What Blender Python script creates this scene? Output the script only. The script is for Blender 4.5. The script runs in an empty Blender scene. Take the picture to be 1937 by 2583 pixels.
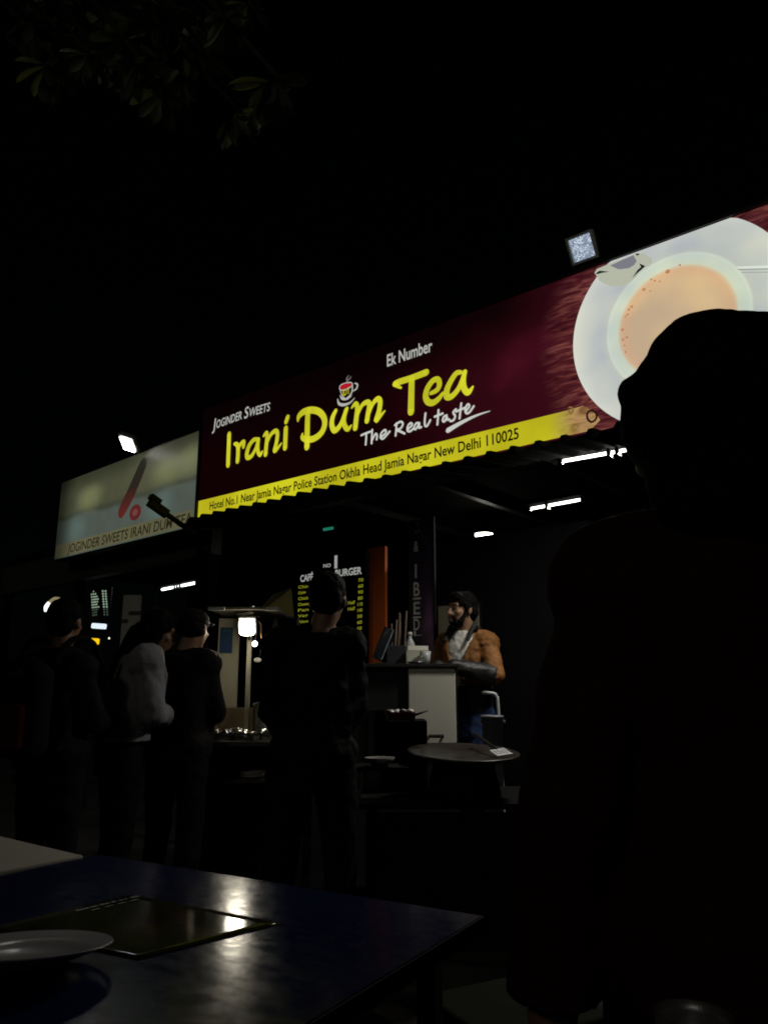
import bpy, bmesh, math, random
from mathutils import Vector, Matrix, noise as mnoise
R = math.radians
random.seed(7)
scene = bpy.context.scene
col = scene.collection

# ------------------------------------------------------------------ camera
F_PX, PITCH, CAM_H = 1930.0, R(13.0), 1.2          # focal length in px of the 1937 x 2583 frame
cam_d = bpy.data.cameras.new('camera')
cam = bpy.data.objects.new('camera', cam_d)
col.objects.link(cam)
cam.location = (0, 0, CAM_H)
cam.rotation_euler = (R(90) + PITCH, 0, 0)
cam_d.sensor_fit = 'VERTICAL'
cam_d.sensor_height = 36.0
cam_d.lens = 36.0 * F_PX / 2583.0
cam_d.clip_end = 2000
cam_d.clip_start = 0.02
scene.camera = cam

# ------------------------------------------------------------------ night sky, added fill light, exposure
world = bpy.data.worlds.new('World')
scene.world = world
world.use_nodes = True
wn = world.node_tree.nodes
sky = wn.new('ShaderNodeTexSky')
sky.sky_type = 'NISHITA'
sky.sun_disc = False
sky.sun_elevation = R(38)
sky.sun_rotation = R(215)
wn['Background'].inputs['Strength'].default_value = 0.00012
world.node_tree.links.new(sky.outputs[0], wn['Background'].inputs['Color'])
fill_sun_d = bpy.data.lights.new('fill_sun', 'SUN')  # added dim fill for an unseen street light, mainly on the leaves
fill_sun_d.energy = 0.065
fill_sun_d.angle = R(6)
fill_sun_d.color = (1.0, 0.96, 0.86)
fill_sun = bpy.data.objects.new('fill_sun', fill_sun_d)
col.objects.link(fill_sun)
fill_sun.location = (-3, -4, 8)
fill_sun.rotation_euler = Vector((0.36, 0.78, -0.45)).to_track_quat('-Z', 'Y').to_euler()
vs = scene.view_settings
vs.view_transform = 'Standard'
vs.look = 'None'
vs.exposure = 0.0
vs.gamma = 1.0
vs.use_curve_mapping = False
scene.render.engine = 'CYCLES'
cy = scene.cycles
cy.use_denoising = True
cy.max_bounces = 6
cy.sample_clamp_indirect = 4.0
cy.sample_clamp_direct = 0.0
cy.filter_width = 1.8
scene.render.film_transparent = False


# ------------------------------------------------------------------ where things stand
CAM = Vector((0, 0, CAM_H))


def ray(px, py):
    x = (px - 968.5) / F_PX
    y = (1291.5 - py) / F_PX
    return Vector((x, math.cos(PITCH) - y * math.sin(PITCH), math.sin(PITCH) + y * math.cos(PITCH)))


def at(px, py, depth):
    d = ray(px, py)
    return CAM + d * (depth / d.y)


def atz(px, py, z):
    d = ray(px, py)
    return CAM + d * ((z - CAM_H) / d.z)


SIGN_A = R(50.3254)
U = Vector((math.sin(SIGN_A), -math.cos(SIGN_A), 0))     # along the shop front, to the right
N = Vector((-math.cos(SIGN_A), -math.sin(SIGN_A), 0))    # out of the shop front
O = atz(500, 1300, 2.55)                                  # lower left of the big sign
FRONT_RZ = math.atan2(U.y, U.x)


def W(u, w, z):
    """shop frame: u along the front, w metres behind the sign face, z height"""
    p = O + U * u - N * w
    return Vector((p.x, p.y, z))


def on_front(px, py, w=0.0):
    """pixel -> (u, z) on the vertical plane w metres behind the sign face"""
    d = ray(px, py)
    p0 = O - N * w
    t = (p0 - CAM).dot(N) / d.dot(N)
    p = CAM + d * t
    return (p - O).dot(U), p.z


def SG(px, py):
    u, z = on_front(px, py)
    return u, z - O.z


# ------------------------------------------------------------------ materials
MATS = {}


def pset(b, **kw):
    for k, v in kw.items():
        b.inputs[k].default_value = v


def mat(name, color=(0.5, 0.5, 0.5), rough=0.6, metal=0.0, emit=None, strength=0.0, vary=0.25, scale=6.0,
        bump=0.15, bscale=40.0, spec=0.5, coat=0.0):
    """procedural material: colour broken up by noise, fine relief"""
    if name in MATS:
        return MATS[name]
    m = bpy.data.materials.new(name)
    m.use_nodes = True
    nt = m.node_tree
    nd, ln = nt.nodes, nt.links
    b = nd['Principled BSDF']
    pset(b, Roughness=rough, Metallic=metal)
    b.inputs['Specular IOR Level'].default_value = spec
    b.inputs['Coat Weight'].default_value = coat
    tc = nd.new('ShaderNodeTexCoord')
    if vary > 0:
        n1 = nd.new('ShaderNodeTexNoise')
        n1.inputs['Scale'].default_value = scale
        n1.inputs['Detail'].default_value = 6
        ln.new(tc.outputs['Object'], n1.inputs['Vector'])
        mx = nd.new('ShaderNodeMix')
        mx.data_type = 'RGBA'
        c = list(color[:3])
        mx.inputs[6].default_value = [x * (1 - vary) for x in c] + [1]
        mx.inputs[7].default_value = [min(1, x * (1 + vary)) for x in c] + [1]
        ln.new(n1.outputs['Fac'], mx.inputs[0])
        ln.new(mx.outputs[2], b.inputs['Base Color'])
        rr = nd.new('ShaderNodeMapRange')
        rr.inputs[3].default_value = max(0.02, rough - 0.1)
        rr.inputs[4].default_value = min(1, rough + 0.1)
        ln.new(n1.outputs['Fac'], rr.inputs[0])
        ln.new(rr.outputs[0], b.inputs['Roughness'])
    else:
        b.inputs['Base Color'].default_value = (*color[:3], 1)
    if bump > 0:
        n2 = nd.new('ShaderNodeTexNoise')
        n2.inputs['Scale'].default_value = bscale
        n2.inputs['Detail'].default_value = 4
        ln.new(tc.outputs['Object'], n2.inputs['Vector'])
        bp = nd.new('ShaderNodeBump')
        bp.inputs['Strength'].default_value = bump
        bp.inputs['Distance'].default_value = 0.01
        ln.new(n2.outputs['Fac'], bp.inputs['Height'])
        ln.new(bp.outputs['Normal'], b.inputs['Normal'])
    if emit:
        b.inputs['Emission Color'].default_value = (*emit[:3], 1)
        b.inputs['Emission Strength'].default_value = strength
    MATS[name] = m
    return m


def srgb(r, g, b):
    f = lambda c: c / 12.92 / 255 if c <= 10 else ((c / 255 + 0.055) / 1.055) ** 2.4
    return f(r), f(g), f(b)


def glow(name, rgb8, k=1.0):
    """backlit print: colour as the camera saw it"""
    c = srgb(*rgb8)
    return mat(name, (c[0] * .3, c[1] * .3, c[2] * .3), 0.45, emit=c, strength=k, vary=0, bump=0)


def lamp(name, color, strength):
    return mat(name, (0.8, 0.8, 0.8), 0.4, emit=color, strength=strength, vary=0, bump=0)


class Nodes:
    """small helper for node maths"""

    def __init__(self, m):
        self.nt = m.node_tree
        self.tc = self.nt.nodes.new('ShaderNodeTexCoord')
        s = self.nt.nodes.new('ShaderNodeSeparateXYZ')
        self.nt.links.new(self.tc.outputs['Object'], s.inputs[0])
        self.x, self.y, self.z = s.outputs

    def put(self, sock, v):
        if isinstance(v, (int, float)):
            sock.default_value = v
        elif isinstance(v, tuple):
            sock.default_value = (*v[:3], 1) if len(sock.default_value) == 4 else v
        else:
            self.nt.links.new(v, sock)

    def m(self, op, a, b=0.0, c=0.0, clamp=False):
        n = self.nt.nodes.new('ShaderNodeMath')
        n.operation = op
        n.use_clamp = clamp
        for i, v in enumerate((a, b, c)):
            self.put(n.inputs[i], v)
        return n.outputs[0]

    def step(self, x, e0, e1, to0=0.0, to1=1.0):
        n = self.nt.nodes.new('ShaderNodeMapRange')
        n.interpolation_type = 'SMOOTHSTEP'
        self.put(n.inputs[0], x)
        n.inputs[1].default_value, n.inputs[2].default_value = e0, e1
        n.inputs[3].default_value, n.inputs[4].default_value = to0, to1
        return n.outputs[0]

    def mix(self, f, a, b, mode='MIX'):
        n = self.nt.nodes.new('ShaderNodeMix')
        n.data_type = 'RGBA'
        n.blend_type = mode
        self.put(n.inputs[0], f)
        self.put(n.inputs[6], a)
        self.put(n.inputs[7], b)
        return n.outputs[2]

    def noise(self, scale, detail=4, stretch=(1, 1, 1), dist=0.0):
        mp = self.nt.nodes.new('ShaderNodeMapping')
        mp.inputs['Scale'].default_value = stretch
        self.nt.links.new(self.tc.outputs['Object'], mp.inputs[0])
        n = self.nt.nodes.new('ShaderNodeTexNoise')
        n.inputs['Scale'].default_value = scale
        n.inputs['Detail'].default_value = detail
        n.inputs['Distortion'].default_value = dist
        self.nt.links.new(mp.outputs[0], n.inputs['Vector'])
        return n.outputs['Fac']

    def dist(self, cx, cz, sx=1.0, sz=1.0):
        dx = self.m('MULTIPLY', self.m('SUBTRACT', self.x, cx), sx)
        dz = self.m('MULTIPLY', self.m('SUBTRACT', self.z, cz), sz)
        return self.m('SQRT', self.m('ADD', self.m('MULTIPLY', dx, dx), self.m('MULTIPLY', dz, dz)))

    def ramp(self, f, stops):
        n = self.nt.nodes.new('ShaderNodeValToRGB')
        e = n.color_ramp.elements
        while len(e) < len(stops):
            e.new(0.5)
        for el, (p, c) in zip(e, stops):
            el.position = p
            el.color = (*c, 1)
        self.put(n.inputs[0], f)
        return n.outputs[0]

    def emit(self, c, k=1.0, base=0.3):
        b = self.nt.nodes['Principled BSDF']
        self.put(b.inputs['Emission Color'], c)
        b.inputs['Emission Strength'].default_value = k
        self.put(b.inputs['Base Color'], self.mix(1.0, c, (base, base, base), 'MULTIPLY'))
        b.inputs['Roughness'].default_value = 0.45


def new_mat(name):
    m = bpy.data.materials.new(name)
    m.use_nodes = True
    MATS[name] = m
    return m, Nodes(m)


# ------------------------------------------------------------------ mesh building
ROOTM = {}


def thing(name, label, cat, loc=(0, 0, 0), rz=0.0, group=None, kind=None):
    o = bpy.data.objects.new(name, None)
    o.empty_display_size = 0.1
    col.objects.link(o)
    o.location = loc
    o.rotation_euler = (0, 0, rz)
    o['label'] = label
    o['category'] = cat
    if group:
        o['group'] = group
    if kind:
        o['kind'] = kind
    ROOTM[o.name] = Matrix.Translation(Vector(loc)) @ Matrix.Rotation(rz, 4, 'Z')
    return o


def tag(o, label, cat, group=None):
    o['label'] = label
    o['category'] = cat
    if group:
        o['group'] = group
    return o


def root_matrix(o):
    while o.parent is not None:
        o = o.parent
    return ROOTM.get(o.name, Matrix.Identity(4))


def link_mesh(name, me, m=None, parent=None, smooth=None, kind=None):
    o = bpy.data.objects.new(name, me)
    col.objects.link(o)
    if m is not None:
        me.materials.clear()
        for q in (m if isinstance(m, (list, tuple)) else [m]):
            me.materials.append(q)
    if parent is not None:
        o.parent = parent
    if smooth:
        for p in me.polygons:
            p.use_smooth = True
    if kind:
        o['kind'] = kind
    return o


class MB:
    """collects shapes; build() links them as one mesh object"""

    def __init__(self):
        self.v, self.f = [], []

    def add(self, vs, fs):
        b = len(self.v)
        self.v += [Vector(p) for p in vs]
        self.f += [[b + i for i in f] for f in fs]
        return self

    def box(self, c, size, rz=0.0, rot=None, bevel=0.0):
        sx, sy, sz = (s / 2 for s in size)
        mtx = (rot.to_4x4() if rot is not None else Matrix.Rotation(rz, 4, 'Z'))
        c = Vector(c)
        if bevel > 0:
            bm = bmesh.new()
            bmesh.ops.create_cube(bm, size=1.0)
            for q in bm.verts:
                q.co = Vector((q.co.x * size[0], q.co.y * size[1], q.co.z * size[2]))
            bmesh.ops.bevel(bm, geom=bm.edges[:], offset=bevel, segments=2, affect='EDGES', profile=0.5)
            bm.verts.ensure_lookup_table()
            for i, q in enumerate(bm.verts):
                q.index = i
            self.add([c + mtx @ q.co for q in bm.verts], [[q.index for q in f.verts] for f in bm.faces])
            bm.free()
            return self
        vs = [c + mtx @ Vector((x, y, z)) for x in (-sx, sx) for y in (-sy, sy) for z in (-sz, sz)]
        fs = [[0, 1, 3, 2], [4, 6, 7, 5], [0, 4, 5, 1], [2, 3, 7, 6], [0, 2, 6, 4], [1, 5, 7, 3]]
        return self.add(vs, fs)

    def tube(self, pts, r, seg=10, cap=True):
        pts = [Vector(p) for p in pts]
        rr = list(r) if isinstance(r, (list, tuple)) else [r] * len(pts)
        if len(rr) != len(pts):
            src, rr = rr, []
            for i in range(len(pts)):
                t = i / (len(pts) - 1) * (len(src) - 1)
                k = min(int(t), len(src) - 2)
                rr.append(src[k] + (src[k + 1] - src[k]) * (t - k))
        vs, fs = [], []
        prev = None
        for i, p in enumerate(pts):
            a = pts[max(0, i - 1)]
            b = pts[min(len(pts) - 1, i + 1)]
            t = (b - a).normalized()
            if prev is None:
                n = t.orthogonal().normalized()
            else:
                n = (prev - t * prev.dot(t)).normalized()
            prev = n
            bn = t.cross(n)
            for k in range(seg):
                an = 2 * math.pi * k / seg
                vs.append(p + (n * math.cos(an) + bn * math.sin(an)) * rr[i])
        for i in range(len(pts) - 1):
            for k in range(seg):
                k2 = (k + 1) % seg
                fs.append([i * seg + k, i * seg + k2, (i + 1) * seg + k2, (i + 1) * seg + k])
        if cap:
            fs.append(list(range(seg))[::-1])
            fs.append([(len(pts) - 1) * seg + k for k in range(seg)])
        return self.add(vs, fs)

    def lathe(self, c, prof, seg=32, tilt=None):
        """profile of (radius, z) about a vertical axis through c"""
        c = Vector(c)
        m3 = tilt if tilt is not None else Matrix.Identity(3)
        vs, fs = [], []
        for (r, z) in prof:
            for k in range(seg):
                an = 2 * math.pi * k / seg
                vs.append(c + m3 @ Vector((r * math.cos(an), r * math.sin(an), z)))
        for i in range(len(prof) - 1):
            for k in range(seg):
                k2 = (k + 1) % seg
                fs.append([i * seg + k, i * seg + k2, (i + 1) * seg + k2, (i + 1) * seg + k])
        if prof[0][0] > 1e-5:
            fs.append(list(range(seg))[::-1])
        if prof[-1][0] > 1e-5:
            fs.append([(len(prof) - 1) * seg + k for k in range(seg)])
        return self.add(vs, fs)

    def ell(self, c, r, rot=None, seg=16, rings=10):
        c = Vector(c)
        r = Vector(r) if not isinstance(r, (int, float)) else Vector((r, r, r))
        m3 = rot if rot is not None else Matrix.Identity(3)
        vs, fs = [], []
        for i in range(rings + 1):
            th = math.pi * i / rings
            for k in range(seg):
                an = 2 * math.pi * k / seg
                q = Vector((r.x * math.sin(th) * math.cos(an), r.y * math.sin(th) * math.sin(an), r.z * math.cos(th)))
                vs.append(c + m3 @ q)
        for i in range(rings):
            for k in range(seg):
                k2 = (k + 1) % seg
                fs.append([i * seg + k, (i + 1) * seg + k, (i + 1) * seg + k2, i * seg + k2])
        return self.add(vs, fs)

    def cap(self, a, b, ra, rb, seg=14):
        """tapered limb with round ends"""
        a, b = Vector(a), Vector(b)
        t = (b - a).normalized()
        pts, rr = [], []
        for k in range(5):
            an = math.pi / 2 * (1 - k / 5.0)
            pts.append(a - t * ra * math.sin(an))
            rr.append(max(ra * math.cos(an), ra * 0.02))
        for k in range(5):
            pts.append(a.lerp(b, k / 4.0))
            rr.append(ra + (rb - ra) * k / 4.0)
        for k in range(1, 6):
            an = math.pi / 2 * k / 5.0
            pts.append(b + t * rb * math.sin(an))
            rr.append(max(rb * math.cos(an), rb * 0.02))
        return self.tube(pts, rr, seg)

    def loft(self, rings, seg=24):
        """rings of (centre, rx, ry) stacked along z"""
        vs, fs = [], []
        for (c, rx, ry) in rings:
            c = Vector(c)
            for k in range(seg):
                an = 2 * math.pi * k / seg
                ca, sa = math.cos(an), math.sin(an)
                vs.append(c + Vector((rx * math.copysign(abs(ca) ** 0.85, ca), ry * math.copysign(abs(sa) ** 0.85, sa), 0)))
        for i in range(len(rings) - 1):
            for k in range(seg):
                k2 = (k + 1) % seg
                fs.append([i * seg + k, i * seg + k2, (i + 1) * seg + k2, (i + 1) * seg + k])
        fs.append(list(range(seg))[::-1])
        fs.append([(len(rings) - 1) * seg + k for k in range(seg)])
        return self.add(vs, fs)

    def mesh(self, name, inv=None):
        me = bpy.data.meshes.new(name)
        me.from_pydata([tuple(inv @ p) if inv is not None else tuple(p) for p in self.v], [], self.f)
        me.validate()
        bm = bmesh.new()
        bm.from_mesh(me)
        bmesh.ops.recalc_face_normals(bm, faces=bm.faces[:])
        bm.to_mesh(me)
        bm.free()
        me.update()
        return me

    def build(self, name, m, parent=None, smooth=False, world=True, kind=None):
        """world=True: points are world coordinates, turned into the thing's own frame"""
        inv = root_matrix(parent).inverted() if (parent is not None and world) else None
        me = self.mesh(name, inv)
        o = link_mesh(name, me, m, parent, smooth, kind)
        return o


def remesh(mb, name, m, parent, voxel=0.01, smooth=3, mtx=None, keep=None, solid=0.0, disp=0.0, dscale=0.12):
    """fuse the collected shapes into one continuous skin"""
    me = bpy.data.meshes.new(name)
    me.from_pydata([tuple(mtx @ p) if mtx is not None else tuple(p) for p in mb.v], [], mb.f)
    bm = bmesh.new()
    bm.from_mesh(me)
    bmesh.ops.recalc_face_normals(bm, faces=bm.faces[:])
    bm.to_mesh(me)
    bm.free()
    o = bpy.data.objects.new('tmp', me)
    col.objects.link(o)
    r = o.modifiers.new('r', 'REMESH')
    r.mode = 'VOXEL'
    r.voxel_size = voxel
    if smooth:
        s = o.modifiers.new('s', 'SMOOTH')
        s.factor = 0.5
        s.iterations = smooth
    dg = bpy.context.evaluated_depsgraph_get()
    dg.update()
    nm = bpy.data.meshes.new_from_object(o.evaluated_get(dg))
    bpy.data.objects.remove(o)
    bpy.data.meshes.remove(me)
    nm.name = name
    if disp or keep is not None:
        bm = bmesh.new()
        bm.from_mesh(nm)
        bm.normal_update()
        if keep is not None:
            kill = [f for f in bm.faces if not keep(f.calc_center_median())]
            bmesh.ops.delete(bm, geom=kill, context='FACES')
        if disp:
            for q in bm.verts:
                q.co += q.normal * disp * (mnoise.noise(q.co / dscale) + 0.5 * mnoise.noise(q.co / dscale * 2.3))
        bm.to_mesh(nm)
        bm.free()
    ob = link_mesh(name, nm, m, parent, True)
    if solid:
        sm = ob.modifiers.new('thickness', 'SOLIDIFY')
        sm.thickness = solid
    return ob


# ---- lettering ----
def text_shape(body, shear=0.0, bold=0.0, spacing=1.0):
    c = bpy.data.curves.new('t', 'FONT')
    c.body = body
    c.offset = bold
    c.shear = shear
    c.space_character = spacing
    c.resolution_u = 3
    o = bpy.data.objects.new('t', c)
    col.objects.link(o)
    dg = bpy.context.evaluated_depsgraph_get()
    dg.update()
    me = bpy.data.meshes.new_from_object(o.evaluated_get(dg))
    vs = [v.co.copy() for v in me.vertices]
    fs = [list(p.vertices) for p in me.polygons]
    bpy.data.objects.remove(o)
    bpy.data.curves.remove(c)
    bpy.data.meshes.remove(me)
    return vs, fs


_H = text_shape('H')
CAPH = max(v.y for v in _H[0])


def text_on(mb, body, a, b, h, place, shear=0.0, bold=0.0, spacing=1.0):
    """set body from plane point a to plane point b (baseline), capitals h high; place(x, y) -> 3D"""
    vs, fs = text_shape(body, shear, bold, spacing)
    x0 = min(v.x for v in vs)
    x1 = max(v.x for v in vs)
    a, b = Vector(a), Vector(b)
    d = (b - a)
    kx = 1.0 / (x1 - x0)
    ky = h / CAPH
    out = []
    for v in vs:
        t = (v.x - x0) * kx
        p = a + d * t
        out.append(place(p.x, p.y + v.y * ky))
    return mb.add(out, fs)


def smooth_path(pts, n=6):
    """Catmull-Rom through the points"""
    if len(pts) < 3:
        return pts
    P = [pts[0]] + list(pts) + [pts[-1]]
    out = []
    for i in range(1, len(P) - 2):
        p0, p1, p2, p3 = (Vector(q) for q in P[i - 1:i + 3])
        for k in range(n):
            t = k / n
            out.append(0.5 * ((2 * p1) + (-p0 + p2) * t + (2 * p0 - 5 * p1 + 4 * p2 - p3) * t * t
                              + (-p0 + 3 * p1 - 3 * p2 + p3) * t ** 3))
    out.append(Vector(pts[-1]))
    return out


STROKE_K = 1.0


def stroke(mb, pts, w, place, curve=True, nib=0.0):
    """brush stroke of width w (number or per-point list) along plane points; nib squares the ends at a slant"""
    ctrl = [Vector(p) for p in pts]
    path = smooth_path(ctrl) if curve else ctrl
    n = len(path)
    if isinstance(w, (list, tuple)):
        ws = []
        for i in range(n):
            t = i / (n - 1) * (len(w) - 1)
            k = min(int(t), len(w) - 2)
            ws.append(w[k] + (w[k + 1] - w[k]) * (t - k))
    else:
        ws = [w] * n
    ws = [q * STROKE_K for q in ws]
    L, Rr = [], []
    for i, p in enumerate(path):
        a = path[max(0, i - 1)]
        b = path[min(n - 1, i + 1)]
        t = (b - a)
        if t.length < 1e-9:
            t = Vector((1, 0))
        t.normalize()
        nn = Vector((-t.y, t.x))
        L.append(p + nn * ws[i] / 2)
        Rr.append(p - nn * ws[i] / 2)
    vs = [place(q.x, q.y) for q in L] + [place(q.x, q.y) for q in Rr]
    fs = [[i, i + 1, n + i + 1, n + i] for i in range(n - 1)]
    mb.add(vs, fs)
    # rounded joints so bends and ends close like brush work
    for i in (0, n - 1):
        c = path[i]
        r = ws[i] / 2 * 0.98
        ring = [place(c.x + r * math.cos(k * math.pi / 5), c.y + r * math.sin(k * math.pi / 5)) for k in range(10)]
        mb.add(ring, [list(range(10))])
    return mb


# ==================================================================== GROUND AND SHOP STRUCTURE
m_ground, nn = new_mat('asphalt')
g = nn.noise(3.0, 8)
g2 = nn.noise(0.6, 3)
cc = nn.mix(g, (0.030, 0.029, 0.027), (0.055, 0.052, 0.048))
cc = nn.mix(nn.step(g2, 0.45, 0.7), cc, (0.075, 0.068, 0.058))
gb = m_ground.node_tree.nodes['Principled BSDF']
nn.put(gb.inputs['Base Color'], cc)
gb.inputs['Roughness'].default_value = 0.85
bp = m_ground.node_tree.nodes.new('ShaderNodeBump')
bp.inputs['Strength'].default_value = 0.5
nn.put(bp.inputs['Height'], nn.noise(60, 5))
m_ground.node_tree.links.new(bp.outputs[0], gb.inputs['Normal'])
gm = MB()
gm.add([(-300, -300, 0), (300, -300, 0), (300, 300, 0), (-300, 300, 0)], [[0, 1, 2, 3]])
go = gm.build('ground', m_ground)
go['kind'] = 'structure'

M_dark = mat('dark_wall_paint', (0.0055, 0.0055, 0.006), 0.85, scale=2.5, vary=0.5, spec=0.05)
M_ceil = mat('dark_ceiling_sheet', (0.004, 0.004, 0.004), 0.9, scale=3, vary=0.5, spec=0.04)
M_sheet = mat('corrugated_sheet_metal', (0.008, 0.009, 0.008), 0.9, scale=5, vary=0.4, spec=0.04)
M_orange = mat('orange_red_paint', (0.62, 0.13, 0.018), 0.6, scale=2.0, vary=0.18, bump=0.08)
M_black = mat('black_metal', (0.012, 0.012, 0.012), 0.5, metal=0.3)
M_plinth = mat('dark_floor_tile', (0.05, 0.047, 0.042), 0.5)


def wbox(mb, u0, u1, w0, w1, z0, z1):
    c = (W(u0, w0, 0) + W(u1, w1, 0)) / 2
    return mb.box((c.x, c.y, (z0 + z1) / 2), (abs(u1 - u0), abs(w1 - w0), z1 - z0), FRONT_RZ)


shop = thing('tea_shop', 'dark open-fronted tea shop behind the big maroon sign', 'shop', W(2.4, 0.1, 0))
wbox(MB(), -0.3, 6.0, 0.35, 3.6, 0.0, 0.10).build('floor', M_plinth, shop)
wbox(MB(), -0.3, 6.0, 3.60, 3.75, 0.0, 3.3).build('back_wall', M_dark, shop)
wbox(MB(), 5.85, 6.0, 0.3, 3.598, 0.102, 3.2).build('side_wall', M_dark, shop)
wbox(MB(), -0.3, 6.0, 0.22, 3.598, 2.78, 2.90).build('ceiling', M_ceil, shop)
wbox(MB(), -0.3, 6.0, 0.24, 0.36, 2.52, 2.778).build('front_beam', M_black, shop)
# trapezoidal roofing sheet that sticks out under the sign and bites into its lower edge
aw = MB()
pitch, amp = 0.150, 0.050
prof = []
u = -0.02
while u < 6.0:
    for f, zz in ((0.0, 0.0), (0.30, 0.25), (0.62, 0.22), (0.80, 1.0), (0.97, 1.0)):
        prof.append((u + f * pitch, zz * amp + random.uniform(-0.002, 0.002)))
    u += pitch
vs, fs = [], []
for (uu, zz) in prof:
    e = 0.010 * math.sin(uu * 1.7) + 0.004 * math.sin(uu * 5.1)
    for w_, dz in ((-0.16, 0.0), (0.22, 0.05)):
        p = W(uu, w_, 2.438 + e + zz + dz)
        vs += [p, p + Vector((0, 0, -0.004))]
n = len(prof)
for i in range(n - 1):
    a, b = i * 4, (i + 1) * 4
    fs += [[a, b, b + 2, a + 2], [a + 1, a + 3, b + 3, b + 1], [a, a + 1, b + 1, b], [a + 2, b + 2, b + 3, a + 3]]
aw.add(vs, fs).build('corrugated_awning', M_sheet, shop)
# orange-red pillar face beside the menu board
pu0, _ = on_front(926, 1500, 0.95)
pu1, _ = on_front(971, 1500, 0.95)
wbox(MB(), pu0, pu1, 0.95, 0.98, 0.102, 2.30).build('pillar', M_orange, shop)
# rafters that interrupt the tubes and dark clutter on the back wall
for uu in (0.6, 1.6, 2.6, 3.6, 4.6):
    wbox(MB(), uu, uu + 0.06, 0.362, 3.596, 2.72, 2.779).build('rafter', M_black, shop)
for (u0, u1, z0, z1) in ((2.9, 3.5, 1.0, 1.95), (3.62, 4.3, 0.7, 2.1), (1.3, 1.9, 1.2, 2.2)):
    wbox(MB(), u0, u1, 3.50, 3.598, z0, z1).build('wall_panel', mat('dull_panel', (0.05, 0.05, 0.06), 0.5), shop)

# ==================================================================== BIG BACKLIT SIGN
sign = thing('shop_sign', 'long backlit maroon shop sign with yellow script, Irani Dum Tea, and a tea cup', 'sign',
             O, FRONT_RZ)
SIGN_R, SIGN_T, SIGN_B = 6.4, 0.897, -0.035
CUPX, CUPY = 3.827, 0.443


def pl(off):
    return lambda x, y: Vector((x, -off, y))


def quad(x0, x1, y0, y1, off):
    mb = MB()
    mb.add([(x0, -off, y0), (x1, -off, y0), (x1, -off, y1), (x0, -off, y1)], [[0, 1, 2, 3]])
    return mb


m_face, nn = new_mat('maroon_backlit_print')
r_ = nn.dist(CUPX, CUPY)
right = nn.step(nn.x, 1.7, 3.25)
top = nn.m('MULTIPLY', nn.step(nn.z, 0.42, 0.86), nn.step(nn.x, 2.75, 3.35, 1.0, 0.25))
cloud = nn.noise(2.2, 3)
c0 = nn.mix(right, srgb(16, 1, 3), srgb(52, 9, 20))
c0 = nn.mix(nn.m('MULTIPLY', nn.step(cloud, 0.45, 0.75), right), c0, srgb(70, 14, 30))
c0 = nn.mix(nn.m('MULTIPLY', top, 0.92), c0, srgb(6, 1, 2))  # backlight falling off towards the top, painted into the face colour
near = nn.step(r_, 0.54, 0.80, 1.0, 0.0)
wr = nn.noise(5.0, 6, (1.0, 1.0, 6.0), 1.6)
wood = nn.ramp(wr, [(0.30, srgb(48, 12, 16)), (0.5, srgb(84, 34, 38)), (0.62, srgb(120, 64, 58)), (0.75, srgb(150, 92, 86))])
c1 = nn.mix(nn.m('MULTIPLY', near, 0.9), c0, wood)
nn.emit(c1)
quad(0.0, SIGN_R, SIGN_B, SIGN_T, 0).build('face_panel', m_face, sign, world=False)
bx = MB()
bx.box(((SIGN_R) / 2, 0.105, (SIGN_T + SIGN_B) / 2), (SIGN_R + 0.02, 0.20, SIGN_T - SIGN_B + 0.02))
bx.build('light_box', M_black, sign, world=False)
fr = MB()
fr.box((SIGN_R / 2, -0.004, SIGN_T + 0.012), (SIGN_R + 0.05, 0.03, 0.02))
fr.box((-0.012, -0.004, (SIGN_T + SIGN_B) / 2), (0.02, 0.03, SIGN_T - SIGN_B))
fr.build('frame', M_black, sign, world=False)

m_strip, nn = new_mat('yellow_backlit_print')
tan = nn.ramp(nn.noise(9, 4, (1, 1, 2.0), 0.8), [(0.3, srgb(120, 84, 52)), (0.55, srgb(176, 140, 92)), (0.75, srgb(150, 96, 80))])
uneven = nn.noise(1.6, 3)  # uneven backlight imitated by mixing two yellows
yel = nn.mix(nn.step(uneven, 0.35, 0.7), srgb(176, 168, 26), srgb(208, 204, 34))
cs = nn.mix(nn.step(nn.x, 3.08, 3.30), yel, tan)
nn.emit(cs)
st = MB()
st.add([(0.0, -0.002, SIGN_B + 0.01), (3.34, -0.002, SIGN_B + 0.01), (3.40, -0.002, 0.02), (3.37, -0.002, 0.075),
        (3.31, -0.002, 0.122), (3.2, -0.002, 0.117), (0.0, -0.002, 0.117)], [[0, 1, 2, 3, 4, 5, 6]])
st.build('address_strip', m_strip, sign, world=False)

# saucer, cup and tea as one round print
m_cup, nn = new_mat('cup_and_saucer_print')
r_ = nn.m('ADD', nn.dist(CUPX, CUPY), nn.m('MULTIPLY', nn.m('SUBTRACT', nn.noise(3.0, 2), 0.5), 0.012))
rn = nn.m('DIVIDE', r_, 0.60)
rp = nn.ramp(rn, [(0.0, srgb(206, 178, 142)), (0.36, srgb(208, 178, 140)), (0.455, srgb(216, 176, 138)),
                  (0.478, srgb(216, 186, 150)), (0.500, srgb(206, 212, 190)), (0.575, srgb(200, 210, 198)),
                  (0.590, srgb(208, 214, 200)), (0.612, srgb(188, 192, 186)), (0.66, srgb(186, 190, 190)),
                  (0.82, srgb(196, 198, 194)), (0.92, srgb(206, 208, 202))])
lob = nn.noise(2.6, 2)
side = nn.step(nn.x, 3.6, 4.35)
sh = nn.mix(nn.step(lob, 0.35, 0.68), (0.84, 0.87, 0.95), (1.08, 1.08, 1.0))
cc = nn.mix(1.0, rp, sh, 'MULTIPLY')
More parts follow.
